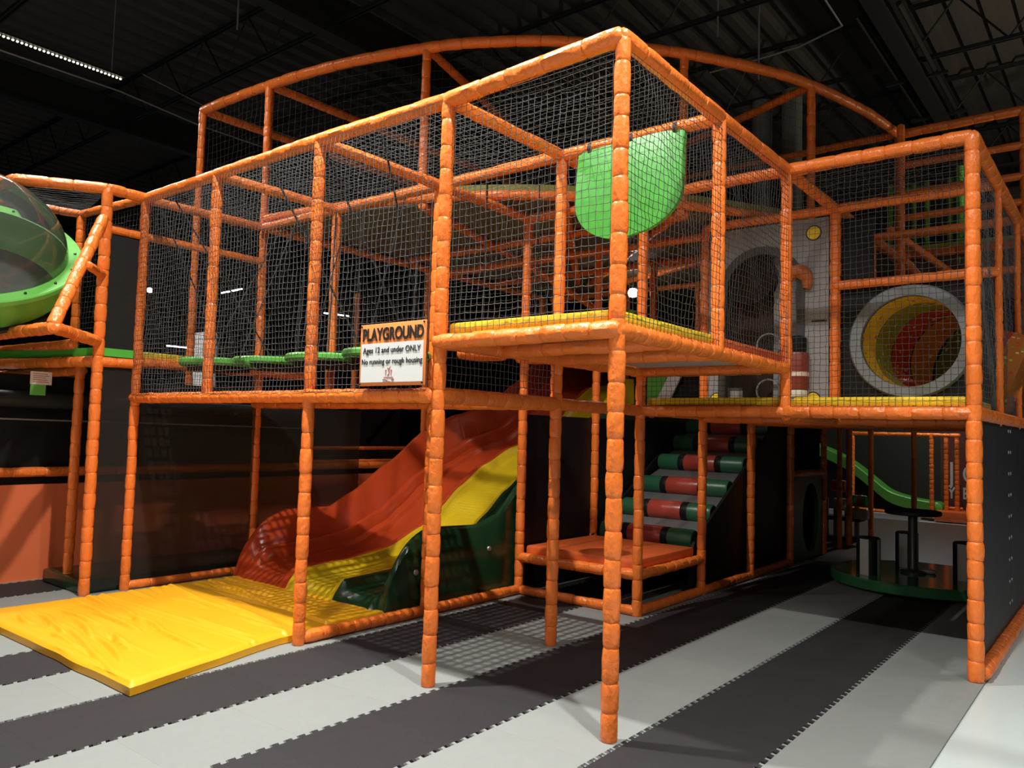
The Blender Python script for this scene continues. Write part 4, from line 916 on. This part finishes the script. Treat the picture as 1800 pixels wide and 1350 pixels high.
# ================================================================= CEILING FITTINGS
LS = thing('led_strip_light', 'lit LED strip light hanging from the dark ceiling above the bubble pod', 'light', (-8.4, .5, 6))
build(MB().box((-8.44, -.9, 6.02), (-8.36, 1.26, 6.05)), 'housing', BLACK, LS, smooth=False)
d0 = build(MB().lathe((-8.4, -.88, 6.0), [(.002, -.012), (.014, -.006), (.014, .006), (.002, .012)], 8), 'diode', LED, LS)
for k in range(1, 44):
    d = d0.copy(); COL.objects.link(d); d.parent = LS; d.location = (0, k * .0488, 0)
for y in (-.7, 1.1): build(MB().sweep([(-8.4, y, 6.05), (-8.4, y, ZC + .12)], .006, 5), 'hanger', STEEL, LS)
FAR = [((-26.5, 10.5, 4.5), (-26.4, 11.5, 4.5), .026), ]
def far_light(a, b, lab, rad=.02):
    mid_ = tuple((np.array(a) + np.array(b)) / 2); t = thing('strip_light', lab, 'light', mid_, 'far strip lights in the hall')
    build(MB().sweep([a, b], rad, 8), 'tube', LEDF, t); build(MB().sweep([(a[0], a[1], a[2] + .03), (b[0], b[1], b[2] + .03)], rad, 6), 'housing', BLACK, t)
    build(MB().sweep([mid_, (mid_[0], mid_[1], ZC + .12)], .006, 5), 'hanger', STEEL, t)
far_light((-14.47, 6.42, 4.5), (-13.56, 6.36, 4.5), 'lit strip light far off, the thin one at mid height through the bridge net')
far_light((-14.84, 9.62, 4.5), (-14.7, 10.34, 4.5), 'lit strip light far off, the one nearest the sign through the bridge net')
far_light((-18.0, 7.0, 3.5), (-17.9, 7.75, 3.5), 'lit strip light far off, the lowest one through the bridge net')
for (c, lab) in (((-15.66, 5.32, 4.5), 'round lit ceiling lamp far off beside the bridge\'s end post'), ((-2.91, 5.2, 3.28), 'small round lamp behind the main corner post, under the rear deck')):
    t = thing('round_lamp', lab, 'light', c); build(MB().lathe(c, [(.002, -.06), (.05, -.045), (.062, 0), (.05, .045), (.002, .06)], 14), 'bulb', LEDF if c[1] > 5.25 else LEDB, t); build(MB().sweep([(c[0], c[1], c[2] + .05), (c[0], c[1], ZC + .12 if c[1] > 5.25 else 3.6)], .008, 5), 'stem', BLACK, t)
def wire(pts, name, lab, cat, rad=.008, m=STEEL): return tag(build(MB().sweep(pts, rad, 6), name, m), lab, cat)
wire([(-9.55, -1.6, 6.3), (-9.55, .17, 6.3), (-9.52, 1.7, 6.3), (-9.76, 3.08, 6.3), (-9.76, 4.25, 6.3), (-9.7, 7, 6.4)], 'ceiling_cable', 'long pale cable sagging below the dark ceiling under the LED strip', 'cable', .012)
wire([(-8.68, 1.63, 6.3), (-8.97, 2.82, 6.28), (-9.0, 5, 6.35)], 'ceiling_cable', 'shorter thin cable under the ceiling, closer to the curved rail', 'cable', .006)
wire([(-.73, 5.0, 6.65), (-.73, 5.72, 6.6), (-.74, 6.42, 6.6), (-1.34, 6.64, 6.6), (-1.92, 6.67, 6.6), (-2.6, 6.7, 6.62)], 'conduit', 'thin bent grey conduit below the ribbed ceiling', 'conduit', .012)
for (x, y, zl, lab) in ((-1.55, 5.8, 5.9, 'thin grey hanging rod beside the bent conduit, above the curved rail'), (-6.7, 1.85, 6.42, 'thin hanging rod from the dark ceiling, the one nearest the LED strip'), (-2.0, 5.6, 6.5, 'short dark rod hanging from the ribbed ceiling')):
    wire([(x, y, zl), (x, y, ZC + .12)], 'hanging_rod', lab, 'rod', .012)
ch = MB()
p0, p1 = Vector((-2.02, 6.70, 6.61)), Vector((-3.02, 8.27, 6.74)); 
for k in range(48):
    c = p0.lerp(p1, k / 47); d = (p1 - p0).normalized() * .022
    ch.sweep([c - d, c + d], [.006, .006], 5)
tag(build(ch, 'chain', STEEL), 'grey chain slung between ceiling points above the corner tower', 'chain')
DU = thing('ceiling_duct', 'dark bundle of pipes and brackets under the ribbed ceiling at the back', 'pipes', (1, 10, 6.6))
for k in range(4): build(MB().sweep([(-.6 + .16 * k, 6.5, 6.72), (-.6 + .16 * k, 18, 6.72)], .035, 8), 'pipe', JOIST, DU)
for y in (8.6, 10.2, 11.9): build(MB().box((-.75, y, 6.64), (.05, y + .05, 6.68)), 'bracket', JOIST, DU, smooth=False)
